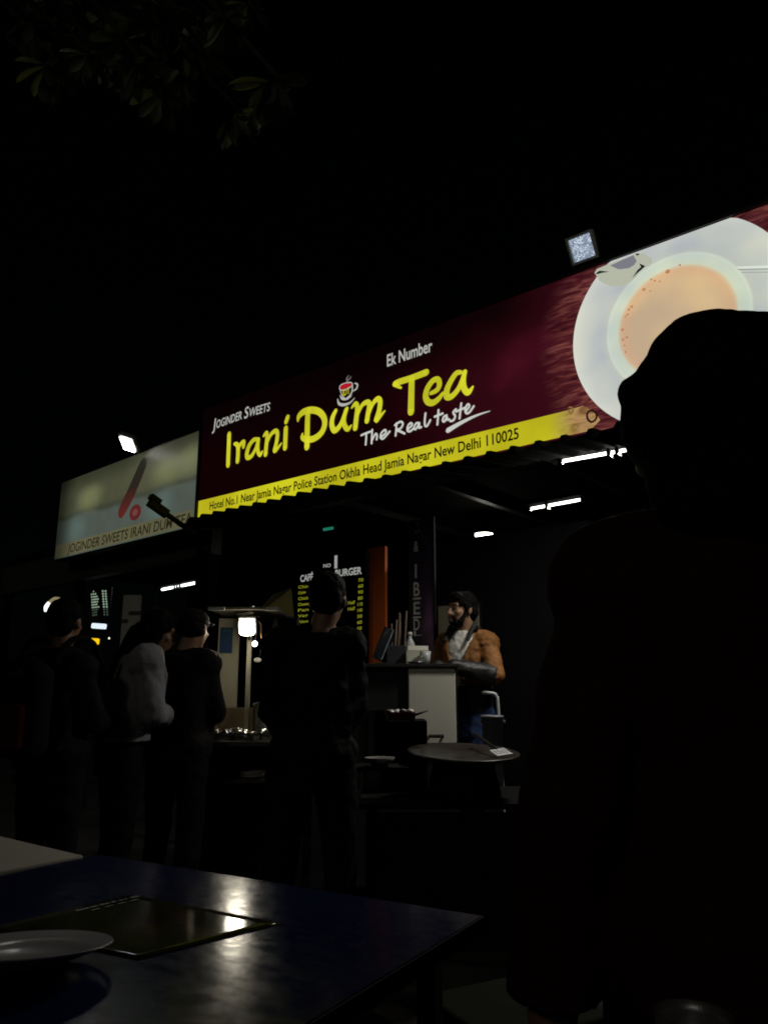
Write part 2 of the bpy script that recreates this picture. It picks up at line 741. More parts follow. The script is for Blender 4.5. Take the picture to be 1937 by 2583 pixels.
cc = nn.mix(nn.m('MULTIPLY', side, 0.35), cc, nn.mix(1.0, cc, (1.06, 1.08, 0.90), 'MULTIPLY'))
lowlit = nn.m('MULTIPLY', nn.step(nn.z, 0.30, 0.05), 0.5)
nn.emit(cc, 1.0, 0.3)
cp = MB()
ring = []
for k in range(96):
    an = 2 * math.pi * k / 96
    ring.append((CUPX + 0.553 * math.cos(an), -0.004, max(SIGN_B + 0.012, min(SIGN_T - 0.001, CUPY + 0.553 * math.sin(an)))))
cp.add(ring, [list(range(96))])
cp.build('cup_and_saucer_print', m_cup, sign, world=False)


def z2(pts, ox=1337, oy=480, s=2.765):
    return [SG(ox + x / s, oy + y / s) for x, y in pts]


def flat(name, pts, off, m):
    mb = MB()
    mb.add([(x, -off, min(y, SIGN_T - 0.002)) for x, y in pts], [list(range(len(pts)))])
    return mb.build(name, m, sign, world=False)


flat('handle_print', z2([(450, 578), (466, 552), (560, 512), (730, 452), (790, 440), (850, 480), (856, 508), (832, 528),
                         (786, 552), (742, 606), (700, 645), (640, 674), (560, 672), (490, 640)]), 0.006,
     glow('handle_cream', (178, 182, 164)))
flat('handle_print', z2([(560, 530), (640, 492), (722, 456), (746, 498), (728, 526), (690, 548), (620, 556)]), 0.008,
     glow('handle_grey', (122, 122, 132)))
M_ink = glow('ink_dark', (22, 22, 24))
flat('handle_print', z2([(460, 586), (488, 566), (556, 573), (500, 582), (472, 590)]), 0.010, M_ink)
flat('handle_print', z2([(764, 515), (806, 534), (782, 556), (750, 584), (714, 618), (752, 562), (776, 540)]), 0.010, M_ink)
flat('handle_print', z2([(736, 448), (766, 446), (760, 458), (744, 460)]), 0.010, M_ink)
flat('spoon_print', z2([(1440, 536), (1659, 528), (1900, 520), (1900, 545), (1659, 550), (1462, 556)]), 0.006,
     glow('spoon_light', (218, 224, 212)))
flat('spoon_print', z2([(1446, 553), (1659, 549), (1900, 545), (1900, 554), (1659, 558), (1456, 562)]), 0.008,
     glow('spoon_shade', (150, 156, 148)))
flat('spoon_print', z2([(1470, 576), (1659, 573), (1900, 569), (1900, 573), (1659, 578), (1474, 580)]), 0.008,
     glow('spoon_line', (140, 144, 142)))
bm_ = MB()
for (x, y, r) in ((645, 975, 8), (648, 1045, 7), (668, 1130, 6), (680, 870, 6), (690, 835, 7), (710, 815, 8), (665, 885, 5),
                  (795, 695, 9), (845, 625, 6), (960, 570, 12), (870, 635, 6), (1045, 525, 6), (840, 705, 5), (676, 1028, 7),
                  (905, 640, 5), (660, 1085, 5)):
    cx, cy_ = z2([(x, y)])[0]
    q = r * 0.0011
    bm_.add([(cx + q * math.cos(k * .785), -0.006, cy_ + q * 0.9 * math.sin(k * .785)) for k in range(8)], [list(range(8))])
bm_.build('bubbles_print', glow('bubble_brown', (186, 130, 94)), sign, world=False, kind='stuff')
bean = MB()
stroke(bean, z2([(398, 1570), (405, 1600), (430, 1618), (458, 1600), (465, 1565), (440, 1540), (410, 1545), (398, 1570)]), 0.012, pl(0.006))
bean.build('bean_print', glow('bean_dark', (46, 18, 16)), sign, world=False)
bean = MB()
stroke(bean, z2([(270, 1535), (285, 1560), (300, 1545), (295, 1520), (275, 1515)]), 0.010, pl(0.006))
bean.build('bean_print', glow('bean_tan', (128, 100, 56)), sign, world=False)


def zA(pts):
    return [SG(500 + x / 4.608, 1000 + y / 4.608) for x, y in pts]


def zB(pts):
    return [SG(840 + x / 4.1475, 850 + y / 4.1475) for x, y in pts]


M_yel, nn = new_mat('yellow_lettering_print')
nn.emit(nn.mix(nn.step(nn.noise(2.4, 4), 0.32, 0.70), srgb(184, 182, 34), srgb(216, 214, 48)))  # two yellows imitate patchy backlight in the letters
M_wht = glow('white_lettering_print', (196, 198, 190))
M_wht2 = glow('grey_lettering_print', (176, 176, 170))
P4 = pl(0.004)
# Irani
STROKE_K = 0.88
t = MB()
wA = 0.052
stroke(t, zA([(366, 440), (352, 800)]), wA, P4, False)
t.build('lettering', M_yel, sign, world=False)
t = MB()
stroke(t, zA([(428, 552), (452, 558), (468, 590), (468, 680), (462, 755)]), [.03, .045, .05, .05, .048], P4)
stroke(t, zA([(470, 610), (500, 556), (535, 530), (532, 590)]), [.03, .042, .045, .036], P4)
t.build('lettering', M_yel, sign, world=False)
t = MB()
stroke(t, zA([(694, 500), (650, 508), (600, 570), (572, 660), (578, 712), (624, 694), (672, 610), (704, 505)]),
       [.035, .042, .047, .05, .046, .04, .036, .035], P4)
stroke(t, zA([(706, 500), (698, 575), (702, 645), (726, 680), (752, 640)]), [.04, .042, .042, .04, .02], P4)
t.build('lettering', M_yel, sign, world=False)
t = MB()
stroke(t, zA([(765, 462), (798, 424), (806, 470), (796, 580), (788, 675)]), [.022, .04, .044, .046, .046], P4)
stroke(t, zA([(800, 560), (846, 450), (900, 404), (926, 430), (916, 530), (892, 632), (926, 605), (974, 545)]),
       [.026, .036, .044, .044, .044, .042, .034, .014], P4)
t.build('lettering', M_yel, sign, world=False)
t = MB()
stroke(t, zA([(1024, 372), (1014, 600)]), .050, P4, False)
stroke(t, zA([(1046, 240), (1026, 298)]), .044, P4, False)
t.build('lettering', M_yel, sign, world=False)
# Dum
t = MB()
stroke(t, zA([(1298, 140), (1278, 220), (1272, 400), (1268, 590)]), [.02, .055, .058, .058], P4)
stroke(t, zA([(1163, 288), (1176, 232), (1225, 184), (1310, 160), (1400, 176), (1462, 240), (1474, 330), (1434, 426),
              (1352, 490), (1270, 502), (1216, 478), (1218, 430)]),
       [.018, .05, .058, .06, .058, .056, .056, .056, .056, .054, .045, .014], P4)
t.build('lettering', M_yel, sign, world=False)
t = MB()
nat = lambda l: [SG(x, y) for x, y in l]
stroke(t, nat([(848, 1036), (840, 1053), (838, 1072), (844, 1086), (854, 1080), (864, 1063), (874, 1034)]),
       [.034, .046, .05, .05, .046, .042, .038], P4)
stroke(t, nat([(876, 1031), (869.5, 1050), (868.5, 1067), (874, 1080), (880, 1082), (887.5, 1073)]),
       [.034, .044, .046, .046, .04, .014], P4)
t.build('lettering', M_yel, sign, world=False)
t = MB()
stroke(t, zB([(200, 742), (240, 698), (258, 745), (246, 860), (236, 955)]), [.018, .038, .046, .048, .048], P4)
stroke(t, zB([(256, 830), (306, 718), (362, 684), (384, 712), (370, 800), (358, 880)]), [.022, .036, .044, .046, .046, .046], P4)
stroke(t, zB([(372, 830), (418, 704), (470, 650), (496, 676), (486, 770), (454, 872), (490, 836), (546, 774)]),
       [.022, .036, .046, .046, .046, .044, .036, .012], P4)
t.build('lettering', M_yel, sign, world=False)
# Tea
t = MB()
stroke(t, zB([(652, 492), (700, 470), (820, 432), (978, 372)]), [.048, .05, .05, .052], P4)
stroke(t, zB([(642, 500), (680, 516), (715, 534)]), [.03, .03, .018], P4)
stroke(t, zB([(826, 440), (822, 600), (818, 785)]), [.052, .055, .058], P4)
t.build('lettering', M_yel, sign, world=False)
t = MB()
stroke(t, zB([(1026, 590), (1090, 556), (1116, 496), (1098, 446), (1044, 462), (990, 540), (972, 620), (994, 678), (1046, 690),
              (1104, 652), (1152, 590)]),
       [.03, .04, .044, .044, .044, .048, .05, .05, .048, .042, .026], P4)
t.build('lettering', M_yel, sign, world=False)
t = MB()
stroke(t, zB([(1340, 372), (1290, 384), (1232, 468), (1194, 556), (1194, 626), (1244, 622), (1312, 546), (1358, 440), (1384, 366)]),
       [.03, .042, .046, .05, .05, .044, .04, .036, .034], P4)
stroke(t, zB([(1380, 366), (1364, 450), (1370, 530), (1402, 580), (1430, 572), (1466, 520)]), [.036, .046, .048, .046, .04, .014], P4)
t.build('lettering', M_yel, sign, world=False)
# The Real taste
STROKE_K = 1.0
ws = .0150
words = [
    [[(300, 1030), (350, 1008), (395, 992)], [(352, 1010), (350, 1070), (345, 1128)],
     [(414, 972), (410, 1050), (407, 1115)], [(410, 1085), (448, 1016), (464, 1032), (460, 1074)],
     [(508, 1046), (556, 1004), (546, 974), (510, 1006), (500, 1050), (530, 1064), (596, 990)]],
    [[(668, 904), (664, 970), (658, 1034)], [(650, 924), (708, 888), (734, 910), (712, 956), (672, 976), (712, 992), (752, 1012)],
     [(786, 966), (830, 924), (814, 902), (786, 934), (782, 980), (810, 988), (846, 958)],
     [(906, 902), (872, 906), (850, 950), (868, 966), (904, 914), (902, 950), (926, 944)],
     [(970, 800), (962, 880), (966, 928), (988, 930), (1020, 872)]],
    [[(1106, 766), (1100, 850), (1094, 918)], [(1066, 836), (1150, 802)],
     [(1192, 822), (1162, 836), (1150, 876), (1170, 884), (1194, 838), (1194, 866), (1218, 864)],
     [(1288, 758), (1260, 790), (1280, 830), (1262, 872), (1230, 882)],
     [(1344, 696), (1334, 780), (1326, 854)], [(1290, 782), (1382, 742)],
     [(1394, 774), (1428, 728), (1412, 706), (1386, 752), (1396, 798), (1430, 788), (1474, 726)]]]
for wd, counts in zip(words, ((2, 2, 1), (2, 1, 1, 1), (2, 1, 1, 2, 1))):
    i = 0
    for c in counts:                       # one part per letter
        t = MB()
        for s in wd[i:i + c]:
            stroke(t, zB(s), ws, P4)
        i += c
        t.build('lettering', M_wht, sign, world=False)
t = MB()
stroke(t, zB([(1206, 978), (1340, 900), (1500, 824), (1645, 776)]), [.034, .024, .014, .004], P4)
t.build('underline_swoosh', M_wht, sign, world=False)
# cup logo
lg = MB()
for pts, w_ in (([(72, 536), (84, 506), (134, 484), (188, 478), (206, 496), (190, 524), (140, 552), (86, 558), (72, 536)], .008),
                ([(206, 500), (204, 566), (180, 616), (150, 640)], [.010, .012, .014, .012]),
                ([(76, 548), (100, 618), (124, 640)], [.006, .008, .010]),
                ([(232, 486), (258, 498), (250, 540), (216, 566)], [.008, .013, .014, .008]),
                ([(78, 614), (100, 648), (150, 650), (196, 616)], [.006, .016, .014, .006]),
                ([(52, 650), (66, 698), (114, 712), (180, 690), (230, 640)], [.006, .02, .022, .014, .004])):
    stroke(lg, zB(pts), w_, P4)
lg.build('cup_logo', M_wht2, sign, world=False)
lg = MB()
stroke(lg, zB([(168, 402), (148, 440), (156, 462), (130, 484)]), [.004, .014, .012, .006], P4)
stroke(lg, zB([(192, 410), (184, 432), (160, 456)]), [.003, .010, .005], P4)
lg.build('cup_logo', glow('logo_grey', (112, 108, 108)), sign, world=False)
lg = MB()
stroke(lg, zB([(88, 536), (120, 516), (180, 506)]), [.026, .042, .026], P4)
lg.build('cup_logo', glow('logo_red', (176, 24, 44)), sign, world=False)
lg = MB()
text_on(lg, 'IDT', zB([(104, 622)])[0], zB([(180, 590)])[0], 0.045, P4, bold=0.03)
lg.build('cup_logo', glow('logo_yellow', (186, 176, 40)), sign, world=False, kind='stuff')
# set lines
t = MB()
a, b = SG(536, 1085), SG(548, 1081)
text_on(t, 'J', SG(536.5, 1085.5), SG(545.5, 1081.5), 0.088, P4, bold=0.012, shear=0.12)
text_on(t, 'OGINDER', SG(547, 1080.8), SG(611, 1057), 0.066, P4, bold=0.012, shear=0.12)
text_on(t, 'S', SG(617, 1057), SG(628, 1052), 0.088, P4, bold=0.012, shear=0.12)
text_on(t, 'WEETS', SG(630, 1051.5), SG(682, 1036), 0.066, P4, bold=0.012, shear=0.12)
t.build('lettering', M_wht2, sign, world=False, kind='stuff')
t = MB()
text_on(t, 'Ek Number', SG(977, 925), SG(1091, 886), 0.082, P4, bold=0.016)
t.build('lettering', M_wht2, sign, world=False, kind='stuff')
t = MB()
text_on(t, 'Hotel No.1 Near Jamia Nagar Police Station Okhla Head Jamia Nagar New Delhi 110025',
        (SG(530, 1286.5)[0], 0.0215), (SG(1309, 1104)[0], 0.0215), 0.064, P4, bold=0.018)
t.build('lettering', glow('black_lettering_print', (20, 18, 4)), sign, world=False, kind='stuff')

# ==================================================================== SMALL SIGN ON THE LEFT
A2 = R(47.6)
U2 = Vector((math.sin(A2), -math.cos(A2), 0))
N2 = Vector((-math.cos(A2), -math.sin(A2), 0))
O2 = atz(138, 1412, 2.50)
RZ2 = math.atan2(U2.y, U2.x)


def SL(px, py, off=0.0):
    d = ray(px, py)
    p0 = O2 + N2 * off
    t_ = (p0 - CAM).dot(N2) / d.dot(N2)
    p = CAM + d * t_
    return (p - O2).dot(U2), p.z - O2.z


LW = SL(493, 1250)[0]
LT = 0.5 * (SL(163, 1212)[1] + SL(498, 1094)[1])


def zL(x, y):
    return SL(100 + x / 3.318, 1050 + y / 3.318)


board = thing('sweets_sign', 'smaller dim picture sign reading Joginder Sweets Irani Dum Tea with a lamp on top', 'sign', O2, RZ2)
m_l, nn = new_mat('backlit_picture_print')
cx = nn.m('DIVIDE', nn.x, LW)
band = nn.noise(1.8, 3)
vv = nn.m('ADD', nn.z, nn.m('MULTIPLY', nn.m('SUBTRACT', band, 0.5), 0.16))
edge = 0.5 * (zL(300, 830)[1] + zL(1100, 560)[1])
c0 = nn.mix(nn.step(vv, edge - 0.06, edge + 0.05), srgb(82, 91, 83), srgb(80, 82, 62))
c0 = nn.mix(nn.m('MULTIPLY', nn.step(nn.m('ABSOLUTE', nn.m('SUBTRACT', vv, edge)), 0.0, 0.05, 1, 0), 0.6), c0, srgb(54, 58, 44))
for (x, y, sx, sz, k) in ((420, 680, 2.6, 5.0, 1.0), (1080, 450, 2.4, 5.0, 0.9), (1270, 360, 3.4, 4.5, 0.9)):
    px_, pz_ = zL(x, y)
    c0 = nn.mix(nn.m('MULTIPLY', nn.step(nn.dist(px_, pz_, sx, sz), 0.15, 0.95, 1, 0), k), c0, srgb(116, 120, 84))  # yellowish patches: glow of lamps behind the sheet, put into its colour
for (x, y, s) in ((300, 950, 3.0), (1000, 760, 3.0)):
    px_, pz_ = zL(x, y)
    c0 = nn.mix(nn.m('MULTIPLY', nn.step(nn.dist(px_, pz_, s, s * 1.4), 0.0, 1.0, 1, 0), 0.6), c0, srgb(100, 120, 116))
soft = nn.noise(6, 4)
c0 = nn.mix(0.35, c0, nn.mix(1.0, c0, nn.mix(soft, (0.4, 0.42, 0.45), (1.3, 1.3, 1.25)), 'MULTIPLY'))
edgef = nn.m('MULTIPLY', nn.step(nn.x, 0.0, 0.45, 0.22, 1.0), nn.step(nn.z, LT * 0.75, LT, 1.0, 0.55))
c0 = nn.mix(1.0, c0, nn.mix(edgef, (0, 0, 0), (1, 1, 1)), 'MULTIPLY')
nn.emit(c0, 0.85, 0.9)
mb = MB()
mb.add([(0, 0, 0), (LW, 0, 0), (LW, 0, LT), (0, 0, LT)], [[0, 1, 2, 3]])
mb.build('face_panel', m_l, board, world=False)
mb = MB()
mb.box((LW / 2, 0.085, LT / 2), (LW + 0.03, 0.16, LT + 0.03))
mb.build('light_box', M_black, board, world=False)
lt0 = 0.012
lt1 = 0.5 * (zL(210, 1062)[1] + zL(1310, 775)[1])
m_ls, nn = new_mat('cream_strip_print')
c0 = nn.mix(nn.noise(2.5, 3), srgb(78, 76, 54), srgb(110, 108, 78))
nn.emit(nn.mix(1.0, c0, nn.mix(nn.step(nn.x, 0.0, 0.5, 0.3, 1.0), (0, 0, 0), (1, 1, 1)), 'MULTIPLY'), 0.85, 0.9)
mb = MB()
mb.add([(0.02, -0.002, lt0), (LW - 0.01, -0.002, lt0), (LW - 0.01, -0.002, lt1), (0.02, -0.002, lt1)], [[0, 1, 2, 3]])
mb.build('name_strip', m_ls, board, world=False)
mb = MB()
text_on(mb, 'JOGINDER SWEETS IRANI DUM TEA', (zL(240, 1120)[0], lt0 + 0.02), (zL(1275, 870)[0], lt0 + 0.02), lt1 - lt0 - 0.045, pl(0.004), bold=0.012, shear=0.1)
mb.build('lettering', glow('brown_lettering_print', (34, 32, 20)), board, world=False, kind='stuff')
m_st, nn = new_mat('red_straw_print')
zz0, zz1 = zL(680, 820)[1], zL(860, 400)[1]
nn.emit(nn.ramp(nn.m('DIVIDE', nn.m('SUBTRACT', nn.z, zz0), zz1 - zz0), [(0.0, srgb(92, 38, 34)), (0.3, srgb(72, 34, 30)), (0.55, srgb(44, 34, 28)), (1.0, srgb(34, 34, 26))]), 0.9)
mb = MB()
stroke(mb, [zL(872, 400), zL(770, 640), zL(690, 800)], [0.13, 0.15, 0.13], pl(0.003))
mb.build('straw_print', m_st, board, world=False)
mb = MB()
cx, cz = zL(805, 805)
mb.add([(cx + 0.10 * math.cos(k * .35), -0.003, cz + 0.075 * math.sin(k * .35)) for k in range(18)], [list(range(18))])
mb.build('rose_print', glow('rose_red', (98, 38, 38), 0.8), board, world=False)
mb = MB()
mb.add([(cx + 0.045 * math.cos(k * .35), -0.005, cz + 0.032 * math.sin(k * .35)) for k in range(18)], [list(range(18))])
mb.build('rose_print', glow('rose_pink', (120, 68, 66), 0.8), board, world=False)

# ==================================================================== LAMPS
M_house = mat('grey_lamp_housing', (0.25, 0.26, 0.25), 0.45, metal=0.4)
M_wire = mat('black_cable', (0.015, 0.015, 0.015), 0.6)


def frame_rot(xa, za):
    """rotation with local x along xa and local z along za"""
    xa = xa.normalized()
    ya = za.cross(xa).normalized()
    za = xa.cross(ya)
    return Matrix((xa, ya, za)).transposed()


# lit floodlight on top of the small sign, shining down its face
fl = thing('flood_lamp', 'glaring white flood lamp clipped to the top of the small sweets sign', 'lamp', at(330, 1138, 6.85), 0)
lc = O2 + U2 * SL(362, 1130)[0] + N2 * 0.16 + Vector((0, 0, LT + 0.035))
rt = frame_rot(U2, (Vector((0, 0, 1)) + N2 * 1.6))
rt = rt @ Matrix.Rotation(R(38), 3, 'Y')
MB().box(lc + rt @ Vector((0, 0.035, 0)), (0.165, 0.05, 0.20), rot=rt, bevel=0.012).build('housing', M_house, fl)
MB().box(lc, (0.115, 0.012, 0.165), rot=rt, bevel=0.005).build('lamp_face', lamp('white_led_glare', (1.0, 0.98, 0.94), 14.0), fl)
MB().tube([lc + rt @ Vector((0, 0.06, -0.05)), O2 + U2 * SL(356, 1140)[0] - N2 * 0.02 + Vector((0, 0, LT + 0.012))], 0.012).build('bracket', M_black, fl)

# square LED floodlight above the cup, leaning forward
fl = thing('flood_lamp', 'square LED flood lamp with speckled bluish face above the tea cup', 'lamp', W(3.3, -0.1, 3.5), 0)
fc = [SG(*p) for p in ((1452, 623), (1498, 598), (1511, 647), (1459, 670))]
cu = sum(p[0] for p in fc) / 4
cv = sum(p[1] for p in fc) / 4
lc = O + U * cu + Vector((0, 0, cv)) + N * 0.05
tl = R(30)
rt = frame_rot(U, Vector((0, 0, math.cos(tl))) + N * math.sin(tl))
m_led, nn = new_mat('led_chip_face')
vo = nn.nt.nodes.new('ShaderNodeTexVoronoi')
vo.inputs['Scale'].default_value = 120
nn.nt.links.new(nn.tc.outputs['Object'], vo.inputs['Vector'])
f = nn.step(vo.outputs['Distance'], 0.1, 0.75, 1.0, 0.0)
dk = nn.noise(40, 4)
c0 = nn.mix(nn.m('MULTIPLY', f, nn.step(dk, 0.3, 0.6)), srgb(112, 124, 142), srgb(218, 232, 246))
nn.emit(c0, 1.15)
MB().box(lc + rt @ Vector((0, 0.022, 0)), (0.150, 0.036, 0.150), rot=rt, bevel=0.008).build('housing', M_house, fl)
ff = MB()
ff.box(lc, (0.124, 0.006, 0.124), rot=rt)
ff.build('lamp_face', m_led, fl)
for (x_, z_, sx_, sz_) in ((0, 0.069, 0.152, 0.013), (0, -0.069, 0.152, 0.013), (-0.0695, 0, 0.013, 0.124), (0.0695, 0, 0.013, 0.124)):
    MB().box(lc + rt @ Vector((x_, -0.010, z_)), (sx_, 0.030, sz_), rot=rt).build('bezel', mat('pale_bezel', (0.55, 0.58, 0.55), 0.5), fl)
MB().tube([lc + rt @ Vector((-0.078, 0.02, 0)), lc + rt @ Vector((-0.084, 0.05, -0.07)), O + U * (cu - 0.03) + Vector((0, 0, SIGN_T + 0.02)) - N * 0.03], 0.008).build('bracket', M_black, fl)

# dark arm sticking out over the small sign
ua, va = SL(372, 1262, 0.42)
ub, vb = SL(462, 1326, 0.10)
pa = O2 + U2 * ua + N2 * 0.42 + Vector((0, 0, va))
pb = O2 + U2 * ub + N2 * 0.10 + Vector((0, 0, vb))
arm = thing('lamp_arm', 'unlit black lamp arm slanting across the small sweets sign', 'lamp arm', pb, 0)
mid = pa.lerp(pb, 0.45)
rot = frame_rot((pb - pa), Vector((0, 0, 1)))
MB().box(pa.lerp(pb, 0.30), ((pb - pa).length * 0.52, 0.05, 0.075), rot=rot, bevel=0.01).build('lamp_head', M_black, arm)
MB().tube([pa.lerp(pb, 0.5), pb, pb - N2 * 0.12 - Vector((0, 0, .05))], 0.022).build('arm', M_black, arm)
MB().box(pa.lerp(pb, 0.20) + Vector((0, 0, 0.05)), (0.10, 0.06, 0.045), rot=rot, bevel=0.006).build('knob_box', M_black, arm)

M_tube = lamp('cool_white_tube', (1.0, 0.97, 0.90), 4.5)
M_tube_dim = lamp('far_white_tube', (0.95, 0.98, 1.0), 3.0)


def shine(parent, p, energy, sx, sy, rot, color):
    """the light a lamp throws, from the lamp itself"""
    d = bpy.data.lights.new('lamp_light', 'AREA')
    d.shape = 'RECTANGLE'
    d.size, d.size_y, d.energy, d.color = sx, sy, energy, color
    o = bpy.data.objects.new('lamp_light', d)
    col.objects.link(o)
    o.parent = parent
    o.matrix_local = root_matrix(parent).inverted() @ Matrix.Translation(p) @ rot.to_4x4()
    return o


def tube_light(label, p0, p1, z, m, r=0.013, hang=True, breaks=(), power=0.0):
    a, b = atz(*p0, z), atz(*p1, z)
    d = (b - a).normalized()
    o = thing('tube_light', label, 'tube light', (a + b) / 2 + Vector((0, 0, 0.03)), 0, 'ceiling tube lights')
    MB().tube([a, b], r, 10).build('tube', m, o)
    rz = math.atan2(d.y, d.x)
    MB().box((a + b) / 2 + Vector((0, 0, r + 0.020)), ((b - a).length + 0.10, 0.17, 0.030), rz).build('shield_batten', mat('shield_black', (0.003, 0.003, 0.003), 0.9, spec=0.02), o)  # tube batten made extra wide and black to block upward light
    for q, s in ((a, -1), (b, 1)):
        MB().box(q + d * s * 0.014, (0.024, 0.034, 0.036), rz).build('end_cap', M_black, o)
    if power:
        shine(o, (a + b) / 2 - Vector((0, 0, r + 0.004)), power, (b - a).length, 0.02, Matrix.Rotation(rz, 3, 'Z'), (1.0, 0.97, 0.90))
    for f in breaks:
        MB().box(a.lerp(b, f) - Vector((0, 0, 0.004)), (0.022, 0.055, 0.052), rz).build('clip', M_black, o)
    for f in (0.2, 0.8):
        q = a.lerp(b, f) + Vector((0, 0, r + 0.036))
        MB().tube([q, (q.x, q.y, 2.72 if hang else q.z + 0.3)], 0.005, 6).build('hanger', M_wire, o)
    return o


tube_light('nearest bright tube light hanging under the awning beside the tall dark man', (1420, 1163), (1590, 1133), 2.52, M_tube, 0.010, True, (0.70, 0.82), 21.0)
tube_light('second tube light inside the shop above the counter man', (1340, 1283), (1465, 1260), 2.58, M_tube, 0.011, True, (0.34,), 15.0)
tube_light('slim far tube light glowing at the left end of the stalls', (410, 1487), (495, 1470), 2.40, M_tube_dim, 0.016, True, (0.42, 0.5, 0.58))
lp = atz(1220, 1346, 2.60)
rl = thing('ceiling_lamp', 'round white ceiling lamp glowing in the dark shop', 'lamp', lp, 0)
MB().lathe(lp, [(0.0, -0.095), (0.04, -0.086), (0.068, -0.056), (0.082, -0.015), (0.08, 0.01)], 28).build('diffuser', lamp('warm_round_led', (1.0, 0.96, 0.84), 12.0), rl, True)
MB().lathe(lp, [(0.082, -0.004), (0.092, 0.0), (0.092, 0.03), (0.03, 0.04), (0.03, 0.175)], 28).build('body', M_black, rl, True)

# small teal LED marker under the canopy
gp = W(*(lambda t: (t[0], 0.9, t[1]))(on_front(828, 1334, 0.9)))
gt = thing('led_marker', 'tiny teal LED strip glowing under the dark canopy', 'light', gp, 0)
MB().box(gp, (0.11, 0.02, 0.022), FRONT_RZ, bevel=0.005).build('lens', glow('teal_led', (30, 110, 92)), gt)
MB().box(gp + Vector((0, 0, 0.02)) - N * 0.005, (0.13, 0.03, 0.014), FRONT_RZ).build('mount', M_black, gt)
MB().tube([gp + Vector((0, 0, .026)), (gp.x, gp.y, 2.778)], 0.006, 6).build('hanger', M_wire, gt)

# ==================================================================== MENU BOARD
BW = 0.85
bu0, _ = on_front(742, 1550, BW)
bu1, _ = on_front(923, 1550, BW)
bz1 = on_front(905, 1395, BW)[1]
bz0 = on_front(905, 1680, BW)[1]
bo = W((bu0 + bu1) / 2, BW, bz0)
mbd = thing('menu_board', 'black cafe menu board headed No 1, with yellow prices beside the orange pillar', 'menu board', bo, FRONT_RZ)


def MP(px, py):
    u_, z_ = on_front(px, py, BW)
    return u_ - (bu0 + bu1) / 2, z_ - bz0


hw = (bu1 - bu0) / 2
mb = MB()
mb.box((0, 0.02, (bz1 - bz0) / 2), (2 * hw, 0.035, bz1 - bz0))
mb.build('panel', mat('black_board', (0.004, 0.004, 0.004), 0.8, bump=0.05, spec=0.05), mbd, world=False)
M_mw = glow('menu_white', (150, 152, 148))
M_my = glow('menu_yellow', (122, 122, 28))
PB = pl(0.002)


def word(body, a, b, h, m, bold=0.02):
    q = MB()
    text_on(q, body, MP(*a), MP(*b), h, PB, bold=bold)
    return q.build('lettering', m, mbd, world=False, kind='stuff')


k_ = abs(MP(900, 1440)[1] - MP(900, 1460)[1]) / 20
word('NO', (816, 1432), (835, 1430), 9 * k_, M_mw)
word('1', (844, 1433), (851, 1432), 31 * k_, M_mw, 0.03)
word('CAFÉ', (758, 1468), (790, 1463), 17 * k_, M_mw, 0.03)
word('BURGER', (846, 1455), (913, 1447), 17 * k_, M_mw, 0.03)
rnd = random.Random(3)
for i in range(13):
    y = 1463 + i * 15.2
    dy = (1 - i / 13.0) * -3
    word(['70', '60', '90', '80', '110', '140', '50', '60', '60', '80', '70', '50', '60'][i], (904 - i * 0.4, y + 5), (917 - i * 0.5, y + 4 + dy * .3), 8 * k_, M_my)
    word(['Chicken', 'Chicken', 'Chicken', 'Cheese', 'Paneer', 'Veg', 'Aloo', 'Egg', 'Double', 'Corn', 'Fries', 'Cold', 'Tea'][i][:rnd.randint(3, 7)],
         (753 - i * .2, 1485 + i * 14.6), (753 + 20 + rnd.randint(-3, 6), 1482 + i * 14.6), 7.5 * k_, M_my)
for i in range(2):
    word('Half', (878, 1525 + i * 15.5), (896, 1523 + i * 15.3), 8 * k_, M_my)
# ledge that carries the board
wbox(MB(), bu0 - 0.05, bu1 + 0.03, BW - 0.02, BW + 0.5, 0.102, bz0 - 0.003).build('counter_block', M_dark, shop)

# tall printed banner stand with stacked letters
BN = 0.72
nu0, _ = on_front(1036, 1500, BN)
nu1, _ = on_front(1094, 1500, BN)
nz1 = on_front(1065, 1308, BN)[1]
bno = W((nu0 + nu1) / 2, BN, 0.10)
bn = thing('banner_stand', 'tall dark purple banner with stacked pale letters beside the counter man', 'banner', bno, FRONT_RZ)
m_bn, nn = new_mat('purple_vinyl_print')
pz = 1.50
c0 = nn.mix(nn.step(nn.noise(5, 4, (1, 1, 1), 0.8), 0.35, 0.65), (0.012, 0.009, 0.018), (0.026, 0.014, 0.034))
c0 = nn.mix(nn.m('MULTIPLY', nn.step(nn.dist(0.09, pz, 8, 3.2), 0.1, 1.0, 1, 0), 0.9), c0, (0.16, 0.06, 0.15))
nn.put(nn.nt.nodes['Principled BSDF'].inputs['Base Color'], c0)
nn.nt.nodes['Principled BSDF'].inputs['Roughness'].default_value = 0.4
nw = nu1 - nu0
mb = MB()
mb.box((0, 0.0, (nz1 + 0.98) / 2 - 0.10), (nw, 0.012, nz1 - 0.98))
mb.build('print_panel', m_bn, bn, world=False)
mb = MB()
for s in (-1, 1):
    mb.box((s * (nw / 2 + 0.008), 0, (nz1 - 0.10) / 2), (0.014, 0.02, nz1 - 0.10))
mb.box((0, 0.01, 0.01), (nw + .05, 0.25, 0.02))
mb.build('stand_frame', mat('dark_grey_metal', (0.012, 0.012, 0.012), 0.7, spec=0.1), bn, world=False)
M_pale = mat('pale_print', (0.55, 0.52, 0.45), 0.6, vary=0.1, bump=0)


def BP(px, py):
    u_, z_ = on_front(px, py, BN)
    return u_ - (nu0 + nu1) / 2, z_ - 0.10


